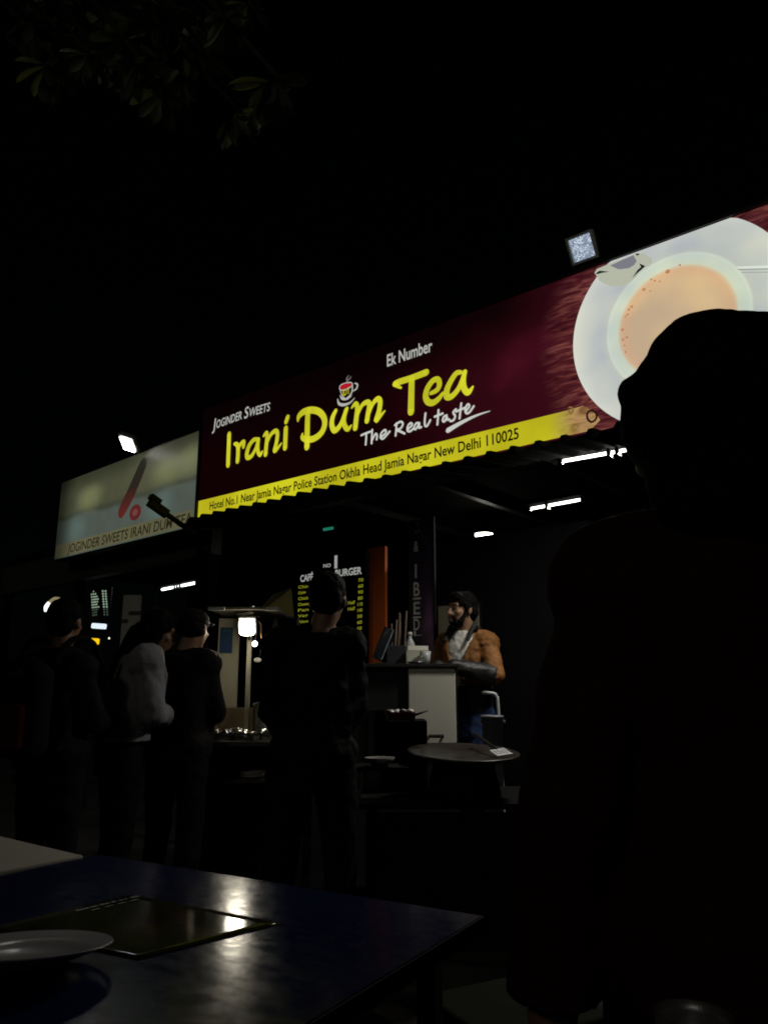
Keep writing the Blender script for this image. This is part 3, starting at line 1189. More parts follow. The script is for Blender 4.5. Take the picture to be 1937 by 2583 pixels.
for ch, y0, y1, x0, x1 in (('&', 1392, 1366, 1045, 1057), ('I', 1458, 1424, 1048, 1053), ('B', 1504, 1470, 1045, 1060), ('E', 1550, 1520, 1045, 1061),
                           ('D', 1590, 1562, 1045, 1060), ('L', 1604, 1592, 1045, 1066)):
    q = MB()
    a, b = BP(x0, y0), BP(x1, y0)
    text_on(q, ch, (a[0], a[1]), (b[0], a[1]), abs(BP(x0, y1)[1] - a[1]), pl(0.008), bold=0.01)
    q.build('lettering', M_pale, bn, world=False)
for y in (1511, 1558):
    a, b = BP(1043, y), BP(1063, y)
    quad(a[0], b[0], a[1] - 0.006, a[1] + 0.006, 0.008).build('rule_line', M_pale, bn, world=False)
q = MB()
for (x, y) in ((1046, 1314), (1054, 1322), (1060, 1312), (1050, 1345), (1058, 1340)):
    a = BP(x, y)
    stroke(q, [(a[0] - .01, a[1]), (a[0], a[1] + .014), (a[0] + .012, a[1] - .006)], 0.010, pl(0.008))
q.build('lettering', mat('faint_print', (0.16, 0.16, 0.16), 0.6, vary=0, bump=0), bn, world=False, kind='stuff')

# cream notice board on a dark partition behind the man
nb_u0, nz_t = on_front(1104, 1530, 1.25)
nb_u1, nz_b = on_front(1207, 1612, 1.25)
nbp = W((nb_u0 + nb_u1) / 2, 1.25, nz_b)
ntb = thing('notice_board', 'plain cream board hung behind the counter man', 'board', nbp, FRONT_RZ)
MB().box((0, 0.01, (nz_t - nz_b) / 2), (nb_u1 - nb_u0, 0.02, nz_t - nz_b), bevel=0.004).build('panel', mat('cream_board', (0.26, 0.24, 0.17), 0.6), ntb, world=False)
MB().box((0, 0.026, (nz_t - nz_b) / 2), (nb_u1 - nb_u0 + 0.03, 0.012, nz_t - nz_b + 0.03)).build('frame', M_black, ntb, world=False)
wbox(MB(), nb_u0 - 0.12, nb_u1 + 0.9, 1.30, 1.36, 0.102, 2.35).build('partition', M_dark, shop)

# ==================================================================== COUNTER AND WHAT STANDS ON IT
CD = 4.72
crz = R(3.0)
ctl, ctr = at(1030, 1684, CD), at(1146, 1684, CD + 0.03)
cbl = at(1034, 1876, CD)
cab_w = (ctr - ctl).length
cab_t, cab_b = ctl.z, cbl.z
cc_ = Vector(((ctl.x + ctr.x) / 2, CD, 0))
counter = thing('shop_counter', 'dark shop counter with one cream door and black pull handle', 'counter', (cc_.x, CD, 0.0), crz)
M_cream = mat('cream_laminate', (0.62, 0.61, 0.50), 0.55, vary=0.06, bump=0.03)
x0 = -cab_w / 2
mb = MB()
mb.box((-0.275, 0.27, (cab_t + 0.002) / 2 + .05), (cab_w + 0.58, 0.50, cab_t - 0.10))
mb.build('carcass', mat('black_laminate', (0.010, 0.010, 0.010), 0.5), counter, world=False)
mb = MB()
mb.box((0.0, 0.0, (cab_t + cab_b) / 2), (cab_w, 0.022, cab_t - cab_b - 0.004), bevel=0.004)
dr = mb.build('door', M_cream, counter, world=False)
mb = MB()
hx, hz = 0.02, cab_b + 0.045
mb.tube([(hx - .04, -0.012, hz), (hx - .04, -0.036, hz), (hx + .04, -0.036, hz), (hx + .04, -0.012, hz)], 0.008, 8)
mb.box((hx, -0.036, hz), (0.085, 0.012, 0.02), bevel=0.003)
mb.build('handle', M_black, dr, world=False)
mb = MB()
mb.box((-0.275, 0.25, cab_t + 0.012), (cab_w + 0.60, 0.56, 0.022), bevel=0.004)
mb.build('worktop', mat('dark_stone_top', (0.03, 0.03, 0.028), 0.25), counter, world=False)
TOPZ = cab_t + 0.024

M_white = mat('white_plastic', (0.62, 0.60, 0.54), 0.45, vary=0.08, bump=0.03)
M_steel = mat('brushed_steel', (0.55, 0.55, 0.53), 0.22, metal=1.0, vary=0.15, bump=0.25, bscale=25)
M_glass = mat('clear_plastic', (0.5, 0.52, 0.5), 0.15, vary=0, bump=0.2)
# till screen seen from the side
tp = at(958, 1676, 4.95)
till = thing('till_screen', 'thin tilted till screen on the counter before the orange pillar', 'screen', (tp.x, tp.y, TOPZ), 0)
rt = Matrix.Rotation(R(22), 3, 'Y') @ Matrix.Rotation(R(-28), 3, 'Z')
MB().box((tp.x + 0.04, tp.y, TOPZ + 0.12), (0.016, 0.20, 0.21), rot=rt, bevel=0.005).build('screen', mat('screen_black', (0.02, 0.022, 0.028), 0.18, bump=0), till)
MB().box((tp.x + 0.03, tp.y + 0.01, TOPZ + 0.006), (0.12, 0.14, 0.012), bevel=0.003).build('base', M_black, till)
MB().box((tp.x + 0.048, tp.y - 0.10, TOPZ + 0.12), (0.006, 0.006, 0.20), rot=rt).build('edge_trim', mat('blue_grey_trim', (0.25, 0.30, 0.34), 0.3), till)
# pale carton with a clear cup on it, bottle behind
tb = at(1052, 1660, 4.86)
ctn = thing('open_carton', 'small pale open carton on the counter left of the man', 'carton', (tb.x, tb.y, TOPZ), 0)
q = MB()
bw, bd, bh = 0.13, 0.12, 0.085
for (cx, cy2, sx, sy) in ((0, -bd / 2, bw, 0.005), (0, bd / 2, bw, 0.005), (-bw / 2, 0, 0.005, bd), (bw / 2, 0, 0.005, bd)):
    q.box((tb.x + cx, tb.y + cy2, TOPZ + bh / 2), (sx, sy, bh))
q.box((tb.x, tb.y, TOPZ + 0.004), (bw, bd, 0.006))
q.build('box_wall', M_cream, ctn)
MB().box((tb.x + 0.01, tb.y + 0.075, TOPZ + bh + .016), (bw, 0.05, 0.004), rot=Matrix.Rotation(R(40), 3, 'X')).build('flap', M_cream, ctn)
gp2 = (tb.x + 0.045, tb.y - 0.105, TOPZ)
cup = MB().lathe(gp2, [(0.026, 0.0), (0.030, 0.03), (0.036, 0.075), (0.034, 0.075), (0.028, 0.03), (0.0, 0.006)], 20).build('drinking_glass', M_glass, None, True)
tag(cup, 'small clear drinking glass before the pale carton', 'glass')
lidp = (tb.x - 0.012, tb.y - 0.115, TOPZ)
lid = MB().lathe(lidp, [(0.0, 0.012), (0.03, 0.012), (0.04, 0.008), (0.055, 0.012), (0.056, 0.009), (0.04, 0.0)], 24).build('steel_dish', M_steel, None, True)
tag(lid, 'small shiny steel dish at the counter front edge', 'dish')
bp_ = at(1034, 1640, 5.0)
bt = thing('water_bottle', 'small clear bottle standing behind the pale carton', 'bottle', (bp_.x, bp_.y, TOPZ), 0)
MB().lathe((bp_.x, bp_.y, TOPZ), [(0.03, 0.0), (0.032, 0.01), (0.032, 0.12), (0.028, 0.14), (0.012, 0.17), (0.012, 0.185)], 20).build('bottle_body', M_glass, bt, True)
MB().lathe((bp_.x, bp_.y, TOPZ + 0.186), [(0.015, 0.0), (0.015, 0.022), (0.0, 0.024)], 16).build('bottle_cap', M_white, bt, True)
# bunch of sticks and packets in a dark caddy
cdp = at(1000, 1660, 4.98)
cad = thing('utensil_caddy', 'dark caddy of upright sticks on the counter before the banner', 'caddy', (cdp.x, cdp.y, TOPZ), 0)
MB().box((cdp.x, cdp.y, TOPZ + 0.06), (0.13, 0.10, 0.12), bevel=0.006).build('caddy_box', mat('dark_plastic', (0.04, 0.04, 0.045), 0.4), cad)
for i in range(6):
    x = cdp.x - 0.05 + i * 0.02
    MB().tube([(x, cdp.y + rnd.uniform(-.03, .03), TOPZ + 0.08), (x + rnd.uniform(-.03, .02), cdp.y, TOPZ + rnd.uniform(0.22, 0.36))], 0.006, 6).build(
        'stick', mat('stick_wood', (0.22, 0.16, 0.12), 0.5), cad)
# ==================================================================== COOKING CART, GRIDDLE
KD = 3.72
kz = 0.865
cart = thing('cooking_cart', 'low dark steel cooking cart in front of the counter', 'cart', (0.42, KD, 0), 0)
M_cart = mat('sooty_steel', (0.010, 0.010, 0.009), 0.8, vary=0.4, spec=0.05)
MB().box((0.42, KD + 0.12, kz - 0.165), (1.06, 0.62, 0.024), bevel=0.004).build('worktop', M_cart, cart)
MB().box((0.42, KD - 0.175, 0.40), (1.0, 0.012, 0.55)).build('front_panel', M_cart, cart)
for sx in (-1, 1):
    for sy in (-1, 1):
        MB().box((0.42 + sx * 0.47, KD + 0.12 + sy * 0.26, (kz - 0.178) / 2), (0.035, 0.035, kz - 0.18)).build('leg', M_cart, cart)
gc = at(1168, 1899, KD)
gz = gc.z
gr = thing('griddle', 'wide shallow round griddle pan on the cooking cart', 'griddle', (gc.x, gc.y, gz - 0.05), 0)
tilt = Matrix.Rotation(R(4.5), 3, 'X') @ Matrix.Rotation(R(1.5), 3, 'Y')
m_gr, nn = new_mat('seasoned_iron')
b_ = nn.nt.nodes['Principled BSDF']
nn.put(b_.inputs['Base Color'], nn.mix(nn.step(nn.noise(7, 6), 0.4, 0.65), (0.045, 0.044, 0.038), (0.03, 0.018, 0.010)))
b_.inputs['Metallic'].default_value = 0.35
nn.put(b_.inputs['Roughness'], nn.step(nn.noise(18, 5), 0.3, 0.7, 0.28, 0.5))
rr_ = 0.255
MB().lathe(gc, [(0.0, -0.012), (rr_ * 0.5, -0.009), (rr_ * 0.9, 0.0), (rr_, 0.008), (rr_ + 0.006, 0.006), (rr_ + 0.004, -0.004), (rr_ * 0.85, -0.02), (0.0, -0.03)], 64, tilt).build('pan', m_gr, gr, True)
MB().lathe((gc.x, gc.y, kz - 0.153), [(0.16, 0.0), (0.17, 0.02), (0.14, gz - 0.045 - (kz - 0.153)), (0.12, gz - 0.045 - (kz - 0.153))], 32).build('burner_ring', M_cart, gr, True)
sp = at(1262, 1903, KD - 0.05)
spat = thing('spatula', 'bright slotted metal spatula lying on the griddle edge', 'spatula', sp, 0)
srt = Matrix.Rotation(R(16), 3, 'X') @ Matrix.Rotation(R(22), 3, 'Z')
bl = MB()
L_, Wd = 0.068, 0.066
nsl = 4
for i in range(nsl + 1):
    x = -Wd / 2 + (Wd) * i / nsl
    bl.box(sp + srt @ Vector((x, 0, 0.012)), (0.011, L_ * 0.8, 0.0025), rot=srt)
bl.box(sp + srt @ Vector((0, -L_ * 0.48, 0.012)), (Wd + 0.011, L_ * 0.2, 0.0024), rot=srt, bevel=0.0006)
bl.box(sp + srt @ Vector((0, L_ * 0.46, 0.012)), (Wd + 0.011, L_ * 0.16, 0.0024), rot=srt, bevel=0.0006)
bl.build('blade', mat('polished_steel', (0.92, 0.92, 0.90), 0.35, metal=0.15, vary=0.05, bump=0.0), spat)
bh_ = sp + srt @ Vector((0, L_ * 0.5, 0.012))
MB().tube([bh_, bh_ + Vector((-0.03, 0.08, 0.022)), bh_ + Vector((-0.075, 0.22, 0.055))], [0.006, 0.008, 0.010], 8).build('handle', M_black, spat)
# tray of red sauce with white dumplings and a dark ladle, on the cart
rp = at(1010, 1800, 4.05)
stand = MB().box((rp.x - 0.02, rp.y + 0.02, (kz - 0.153 + rp.z - 0.03) / 2), (0.30, 0.26, rp.z - 0.03 - kz + 0.153), bevel=0.005).build('steamer_box', M_cart, None)
tag(stand, 'sooty square steamer box at the left of the cooking cart', 'steamer')
tr = thing('serving_tray', 'red tray heaped with white dumplings left of the cream door', 'tray', (rp.x, rp.y, rp.z - 0.028), 0)
q = MB()
for (cx, cy2, sx, sy) in ((0, -0.08, 0.14, 0.006), (0, 0.08, 0.14, 0.006), (-0.07, 0, 0.006, 0.16), (0.07, 0, 0.006, 0.16)):
    q.box((rp.x + cx, rp.y + cy2, rp.z - 0.008), (sx, sy, 0.035))
q.box((rp.x, rp.y, rp.z - 0.024), (0.14, 0.16, 0.006))
q.build('tray_shell', mat('red_plastic', (0.35, 0.012, 0.012), 0.35), tr)
for i in range(12):
    MB().ell((rp.x - 0.048 + (i % 4) * 0.032, rp.y - 0.05 + (i // 4) * 0.045, rp.z + 0.004 + rnd.uniform(0, .008)), (0.018, 0.022, 0.014), seg=10, rings=6).build(
        'dumpling', mat('dough_white', (0.75, 0.74, 0.68), 0.35, vary=0.05, bump=0.1), tr, True)
ld = thing('ladle', 'black ladle handle sticking out in front of the cream door', 'ladle', (rp.x + 0.04, rp.y - 0.05, rp.z), 0)
MB().tube([(rp.x + 0.02, rp.y - 0.06, rp.z + 0.004), (rp.x + 0.075, rp.y - 0.10, rp.z - 0.002), (rp.x + 0.135, rp.y - 0.12, rp.z + 0.018)], [0.004, 0.007, 0.002], 8).build('handle', M_black, ld, True)
MB().ell((rp.x + 0.01, rp.y - 0.055, rp.z + 0.012), (0.022, 0.022, 0.010)).build('bowl', M_black, ld, True)
# steel pan with lid beside it
pp = at(935, 1790, 4.0)
pn = thing('steel_pan', 'shiny round steel pan beside the standing man', 'pan', (pp.x, pp.y, 0.712), 0)
MB().lathe((pp.x, pp.y, kz - 0.153), [(0.09, 0.0), (0.10, 0.01), (0.105, pp.z - kz + 0.153), (0.112, pp.z - kz + 0.155), (0.10, pp.z - kz + 0.150), (0.0, pp.z - kz + 0.10)], 32).build('pan_body', M_steel, pn, True)
MB().tube([(pp.x - 0.09, pp.y - 0.05, pp.z), (pp.x - 0.16, pp.y - 0.09, pp.z + 0.02), (pp.x - 0.20, pp.y - 0.11, pp.z + 0.025)], 0.009, 8).build('pan_handle', M_black, pn, True)
# white bowl on lower shelf
wb = at(958, 1922, 3.62)
shelf = MB().box((wb.x, wb.y + 0.03, wb.z - 0.025), (0.26, 0.20, 0.016)).build('side_shelf', M_cart, cart)
wbw = MB().lathe((wb.x, wb.y, wb.z - 0.015), [(0.03, 0.0), (0.05, 0.012), (0.07, 0.035), (0.066, 0.035), (0.045, 0.014), (0.0, 0.006)], 28).build('bowl', mat('dull_white_ceramic', (0.22, 0.21, 0.18), 0.5), None, True)
tag(wbw, 'dull white bowl on the cart side shelf', 'bowl')
# tubular chair and bucket behind the cart
ch = at(1245, 1790, 4.75)
chair = thing('steel_chair', 'chair with bent white tube arm to the right of the cream door', 'chair', (ch.x, ch.y + 0.2, 0.1), 0)
a1, a2, a3 = at(1228, 1748, 4.75), at(1248, 1750, 4.75), at(1257, 1806, 4.75)
M_ctube = mat('white_enamel_tube', (0.52, 0.55, 0.52), 0.35, vary=0.05, bump=0)
for dy in (0.0, 0.42):
    o3 = Vector((0, dy, 0))
    MB().tube(smooth_path([a1 + o3, a1.lerp(a2, 0.8) + o3, a2 + Vector((0.008, 0, -0.02)) + o3, a3 + o3, Vector((a3.x + .02, a3.y, 0.102)) + o3], 6), 0.0105, 10).build('leg', M_ctube, chair, True)
MB().tube([a1, a1 + Vector((0, 0.42, 0))], 0.0105, 10).build('arm_rail', M_ctube, chair, True)
MB().box((a1.x + 0.20, a1.y + 0.21, 0.56), (0.38, 0.40, 0.04), bevel=0.015).build('seat', M_dark, chair)
MB().box((a1.x + 0.40, a1.y + 0.21, 0.85), (0.03, 0.38, 0.36), bevel=0.012).build('backrest', M_dark, chair)
for dy in (0.02, 0.40):
    MB().tube([(a1.x + 0.40, a1.y + dy, 1.0), (a1.x + 0.42, a1.y + dy, 0.102)], 0.0105, 10).build('leg', M_dark, chair, True)
bk = at(1242, 1850, 4.45)
buk = thing('grey_bin', 'tapered grey plastic bin behind the griddle', 'bin', (bk.x, bk.y, 0.0), 0)
zt = at(1242, 1806, 4.45).z
MB().lathe((bk.x, bk.y, 0.004), [(0.035, 0.0), (0.038, 0.02), (0.060, zt), (0.064, zt), (0.064, zt - 0.02), (0.056, zt - 0.004), (0.033, 0.03), (0, 0.03)], 28).build('bin_body', mat('grey_plastic', (0.20, 0.20, 0.22), 0.5), buk, True)
for s in (-1, 1):
    MB().box((bk.x + s * 0.063, bk.y, zt - 0.03), (0.016, 0.04, 0.02), bevel=0.005).build('grip', mat('grey_plastic'), buk)

# short posts at the shop plinth
for (px, lbl, m_) in ((846, 'short grey post with a white painted foot beyond the blue table', M_house), (727, 'thin brown post beyond the lamp reflection on the blue table', mat('brown_paint', (0.16, 0.12, 0.07), 0.5))):
    b0 = atz(px, 2238, 0.0)
    po = thing('short_post', lbl, 'post', b0, 0)
    wpx = 0.026 if px == 846 else 0.012
    MB().tube([b0 + Vector((0, 0, 0.085)), b0 + Vector((0, 0, 0.34))], wpx * 0.9, 12).build('shaft', m_, po)
    MB().tube([b0, b0 + Vector((0, 0, 0.084))], wpx * 1.05, 12).build('foot', M_white if px == 846 else m_, po)

# ==================================================================== SNACK STALL WITH THE SQUARE LAMP
SD = 4.75
xl, xr = at(480, 1800, SD).x, at(760, 1800, SD).x
sz = 0.90
snack = thing('snack_stall', 'small snack stall with lit pale side panel under a flat roof', 'stall', ((xl + xr) / 2, SD, 0), 0)
M_panel = mat('pale_painted_board', (0.34, 0.31, 0.22), 0.6, vary=0.2, scale=5)
M_bench = mat('worn_dark_bench', (0.05, 0.042, 0.03), 0.5, vary=0.4)
MB().box(((xl + xr) / 2, SD + 0.05, sz), (xr - xl, 0.72, 0.03), bevel=0.004).build('worktop', M_bench, snack)
MB().box(((xl + xr) / 2, SD + 0.38, sz / 2 - 0.01), (xr - xl - 0.04, 0.02, sz - 0.04)).build('back_panel', M_bench, snack)
for sx in (xl + 0.03, xr - 0.03):
    for sy in (-0.27, 0.33):
        MB().box((sx, SD + 0.05 + sy, sz / 2 - 0.01), (0.035, 0.035, sz - 0.02)).build('leg', M_bench, snack)
MB().box(((xl + xr) / 2, SD + 0.0, 0.70), (xr - xl - 0.1, 0.56, 0.018)).build('shelf', M_bench, snack)
pl0, pl1 = at(548, 1700, SD + 0.3), at(600, 1700, SD + 0.3)
ztop = at(600, 1560, SD + 0.3).z
MB().box(((pl0.x + pl1.x) / 2, SD + 0.30, (ztop + sz + 0.016) / 2), (pl1.x - pl0.x, 0.03, ztop - sz - 0.018)).build('side_panel', M_panel, snack)
po0 = at(627, 1700, SD + 0.1)
MB().box((po0.x, SD + 0.1, (1.56 + sz + 0.016) / 2), (0.026, 0.026, 1.56 - sz - 0.018)).build('post', M_panel, snack)
MB().box((at(690, 1700, SD + .3).x, SD + 0.3, (ztop + sz) / 2 + .01), (0.026, 0.026, ztop - sz - 0.018)).build('post', M_bench, snack)
# flat roof: thin boards with bright steel edges
rz_ = at(620, 1551, SD + 0.15).z
ra, rb = at(548, 1556, SD + 0.1).x, at(714, 1556, SD + 0.1).x
MB().box(((ra + rb) / 2, SD + 0.12, rz_ + 0.012), (rb - ra, 0.55, 0.014)).build('roof_panel', M_bench, snack)
for (x0_, x1_, dz) in ((ra, ra + 0.10, 0.0), (rb - 0.07, rb, 0.0)):
    MB().box(((x0_ + x1_) / 2, SD - 0.158, rz_ + 0.008), (x1_ - x0_, 0.012, 0.020)).build('edge_strip', mat('bare_aluminium', (0.7, 0.69, 0.64), 0.35, metal=0.6, vary=0.05, bump=0), snack)
for (p, q) in (((600, 1541), (640, 1531)), ((600, 1551), (638, 1546))):
    a, b = at(*p, SD - 0.05), at(*q, SD - 0.10)
    MB().tube([a, b], 0.008, 8).build('roof_bar', mat('bare_aluminium'), snack)
# square work lamp
lpp = at(623, 1583, SD - 0.12)
wl = thing('work_lamp', 'dazzling square white work lamp over the snack stall', 'lamp', lpp, 0)
lrot = Matrix.Rotation(R(28), 3, 'X')
MB().box(lpp, (0.092, 0.050, 0.098), rot=lrot, bevel=0.022).build('lamp_face', lamp('work_lamp_white', (1.0, 0.92, 0.72), 19.0), wl)
MB().box(lpp + lrot @ Vector((0, 0.034, 0)), (0.105, 0.030, 0.112), rot=lrot, bevel=0.006).build('housing', M_house, wl)
shine(wl, lpp + lrot @ Vector((0, -0.03, 0)), 2.6, 0.08, 0.08, lrot @ Matrix.Rotation(R(90), 3, 'X').inverted() @ Matrix.Rotation(R(180), 3, 'X'), (1.0, 0.92, 0.72))
MB().tube([lpp + Vector((0.005, 0.035, -0.02)), (po0.x, SD + 0.085, 1.50)], 0.008, 8).build('bracket', M_black, wl)
bpp = at(643, 1624, SD - 0.02)
bb = thing('bulb', 'small round white bulb below the square work lamp', 'bulb', bpp, 0)
MB().ell(bpp, 0.017, seg=16, rings=10).build('globe', lamp('bulb_white', (1.0, 0.97, 0.9), 7.0), bb, True)
MB().tube([bpp + Vector((0, 0.012, 0.012)), bpp + Vector((0.0, 0.03, 0.05)), (bpp.x, SD + 0.05, rz_)], 0.004, 6).build('cable', M_wire, bb)
# orange cable dangling
c0_, c1_ = at(648, 1562, SD), at(668, 1638, SD)
cb = MB().tube(smooth_path([c0_, at(657, 1575, SD), at(659, 1605, SD), c1_], 5), 0.004, 6).build('dangling_cable', mat('orange_cable', (0.55, 0.28, 0.10), 0.4), None, True)
tag(cb, 'orange cable dangling beside the square work lamp', 'cable')
# blue poster on the side panel
ps = at(571, 1615, SD + 0.28)
pst = thing('blue_poster', 'small blue printed poster on the pale stall panel', 'poster', ps, 0)
MB().box((ps.x, SD + 0.2825, ps.z), (0.082, 0.003, 0.165)).build('sheet', mat('blue_print', (0.008, 0.045, 0.10), 0.4, vary=0.5, scale=30), pst)
MB().box((ps.x, SD + 0.2805, ps.z + 0.062), (0.06, 0.001, 0.018)).build('print_block', mat('teal_print', (0.02, 0.09, 0.12), 0.4), pst)
MB().box((ps.x, SD + 0.2805, ps.z - 0.045), (0.06, 0.001, 0.045)).build('print_block', mat('navy_print', (0.01, 0.03, 0.12), 0.4), pst)
# steel trays, pans, plates
M_foil = mat('crinkled_steel', (0.75, 0.74, 0.70), 0.18, metal=1.0, vary=0.1, bump=1.0, bscale=14)


def tray(label, px, py, depth, w_, d_, h_=0.035, rz=0.0):
    p = at(px, py, depth)
    o = thing('steel_tray', label, 'tray', (p.x, p.y, sz + 0.015), 0, 'trays on the snack stall')
    z0 = sz + 0.017
    q = MB()
    M3 = Matrix.Rotation(rz, 3, 'Z')
    for (cx, cy2, sx, sy) in ((0, -d_ / 2, w_, 0.004), (0, d_ / 2, w_, 0.004), (-w_ / 2, 0, 0.004, d_), (w_ / 2, 0, 0.004, d_)):
        off = M3 @ Vector((cx, cy2, 0))
        q.box((p.x + off.x, p.y + off.y, z0 + h_ / 2), (sx, sy, h_), rz)
    q.box((p.x, p.y, z0 + 0.003), (w_, d_, 0.004), rz)
    q.build('tray_body', M_foil, o)
    rim = MB()
    for (cx, cy2, sx, sy) in ((0, -d_ / 2 - .006, w_ + .03, 0.016), (0, d_ / 2 + .006, w_ + .03, 0.016), (-w_ / 2 - .006, 0, 0.016, d_), (w_ / 2 + .006, 0, 0.016, d_)):
        off = M3 @ Vector((cx, cy2, 0))
        rim.box((p.x + off.x, p.y + off.y, z0 + h_ + 0.002), (sx, sy, 0.004), rz)
    rim.build('rim', M_foil, o)
    hp_ = MB()
    for k in range(6):
        off = M3 @ Vector((rnd.uniform(-.4, .4) * w_, rnd.uniform(-.4, .4) * d_, 0))
        hp_.ell((p.x + off.x, p.y + off.y, z0 + h_ * 0.8), (rnd.uniform(.03, .055), rnd.uniform(.02, .045), rnd.uniform(.010, .030)),
                Matrix.Rotation(rnd.uniform(-.8, .8), 3, 'X') @ Matrix.Rotation(rnd.uniform(-.8, .8), 3, 'Y'), 9, 6)
    remesh(hp_, 'glint_heap', M_foil, o, 0.007, 1, root_matrix(o).inverted(), None, 0, 0.008, 0.03)  # invented shiny lumps, added to catch the work lamp as glints
    return p


tray('crinkled steel tray at the left front of the snack stall', 572, 1862, SD - 0.16, 0.15, 0.18, rz=0.2)
tray('crinkled steel tray in the middle front of the snack stall', 628, 1866, SD - 0.20, 0.13, 0.15, rz=-0.3)
tray('crinkled steel tray at the right, nearest the standing man', 676, 1856, SD - 0.14, 0.12, 0.16, rz=0.1)
fp = at(640, 1836, SD + 0.06)
pan = thing('flat_pan', 'flat grey frying pan behind the steel trays', 'pan', (fp.x, fp.y, sz + 0.016), 0)
MB().lathe((fp.x, fp.y, sz + 0.016), [(0.10, 0.0), (0.125, 0.03), (0.13, 0.03), (0.118, 0.012), (0.0, 0.010)], 36).build('pan_body', M_steel, pan, True)
MB().tube([(fp.x - 0.12, fp.y, sz + 0.045), (fp.x - 0.22, fp.y - 0.03, sz + 0.06)], 0.008, 8).build('pan_handle', M_black, pan, True)
bpo = at(672, 1772, SD + 0.12)
pot = thing('lidded_pot', 'round steel pot with a knobbed lid by the standing man', 'pot', (bpo.x, bpo.y, sz + 0.016), 0)
ph = bpo.z - sz - 0.03
MB().lathe((bpo.x, bpo.y, sz + 0.016), [(0.07, 0.0), (0.078, 0.01), (0.08, ph), (0.086, ph + 0.003)], 32).build('pot_body', M_steel, pot, True)
ldd = MB().lathe((bpo.x, bpo.y, sz + 0.02 + ph), [(0.086, 0.0), (0.07, 0.012), (0.03, 0.02), (0.012, 0.024), (0.012, 0.034), (0.018, 0.040), (0.0, 0.044)], 32).build('lid', M_steel, pot, True)
bxp = at(602, 1785, SD + 0.18)
wbx = thing('ply_box', 'open shallow plywood box behind the trays', 'box', (bxp.x, bxp.y, sz + 0.016), 0)
q = MB()
zt = bxp.z
for (cx, cy2, sx, sy) in ((0, -0.06, 0.20, 0.008), (0, 0.06, 0.20, 0.008), (-0.10, 0, 0.008, 0.112), (0.10, 0, 0.008, 0.112)):
    q.box((bxp.x + cx, bxp.y + cy2, (zt + sz + 0.018) / 2), (sx, sy, zt - sz - 0.018))
q.box((bxp.x, bxp.y, sz + 0.024), (0.19, 0.11, 0.008))
q.build('box_wall', mat('plywood', (0.22, 0.17, 0.09), 0.6, scale=12), wbx)
pk = at(650, 1665, SD + 0.1)
pkb = thing('paper_packet', 'crumpled white packet hanging right of the stall post', 'packet', pk, 0)
MB().ell(pk, (0.024, 0.014, 0.016), seg=8, rings=6).build('packet_body', M_white, pkb)
MB().tube([pk + Vector((0.006, 0, 0.012)), pk + Vector((0.016, 0, 0.04)), (pk.x + 0.02, pk.y, rz_)], 0.003, 6).build('string', M_wire, pkb)
for (px, rr_, lbl) in ((538, 0.062, 'white plate stack at the left of the stall lower shelf'), (640, 0.082, 'wider white plate stack in the middle of the stall lower shelf')):
    p = at(px, 1944, SD - 0.18)
    q = thing('plate_stack', lbl, 'plates', (p.x, p.y, 0.709), 0, 'plate stacks under the snack stall')
    for i in range(3):
        MB().lathe((p.x, p.y, 0.711 + i * 0.011), [(rr_ * 0.6, 0.0), (rr_, 0.010), (rr_ * 0.99, 0.012), (rr_ * 0.6, 0.004), (0.0, 0.004)], 30).build('plate', M_white, q, True)

# yellow tarpaulin hood above the stall, part hidden by the standing man
t0, t1, t2 = at(642, 1556, SD + 0.35), at(742, 1556, SD + 0.45), at(735, 1485, SD + 0.75)
t3 = at(690, 1500, SD + 0.75)
hd = thing('tarpaulin_hood', 'dull yellow tarpaulin hood behind the standing man', 'tarpaulin', (t0 + t1) / 2, 0)
q = MB()
q.add([t0, t1, t2, t3], [[0, 1, 2, 3]])
q.add([p + Vector((0, 0.006, 0.006)) for p in (t0, t1, t2, t3)], [[3, 2, 1, 0]])
q.build('sheet', mat('yellow_tarpaulin', (0.14, 0.12, 0.025), 0.7, vary=0.2, bump=0.4, bscale=12), hd)
MB().tube([t0, t1], 0.010, 8).build('front_rail', M_bench, hd)
MB().tube([t1 + Vector((0.02, 0.05, 0)), (t1.x + 0.02, t1.y + 0.05, 0.0)], 0.012, 8).build('pole', M_bench, hd)

# ==================================================================== STALLS FARTHER LEFT
nb = thing('left_shop', 'dark neighbouring shop under the small sweets sign', 'shop', O2 + U2 * 1.0 - N2 * 1.0 - Vector((0, 0, 2.5)), RZ2)


def W2(u_, w_, z_):
    p = O2 + U2 * u_ - N2 * w_
    return Vector((p.x, p.y, z_))


def w2box(u0, u1, w0, w1, z0, z1):
    c = (W2(u0, w0, 0) + W2(u1, w1, 0)) / 2
    return MB().box((c.x, c.y, (z0 + z1) / 2), (u1 - u0, w1 - w0, z1 - z0), RZ2)


w2box(-1.8, LW - 0.02, 2.8, 2.95, 0.0, 3.0).build('back_wall', M_dark, nb)
w2box(-1.8, LW - 0.02, 0.22, 2.798, 2.62, 2.72).build('ceiling', M_ceil, nb)
w2box(-1.8, LW - 0.02, 0.20, 0.30, 2.30, 2.618).build('front_beam', mat('beam_paint', (0.05, 0.05, 0.04), 0.6), nb)
for uu in (-1.75, 0.05, LW - 0.12):
    w2box(uu, uu + 0.09, 0.205, 0.295, 0.0, 2.298).build('post', M_dark, nb)
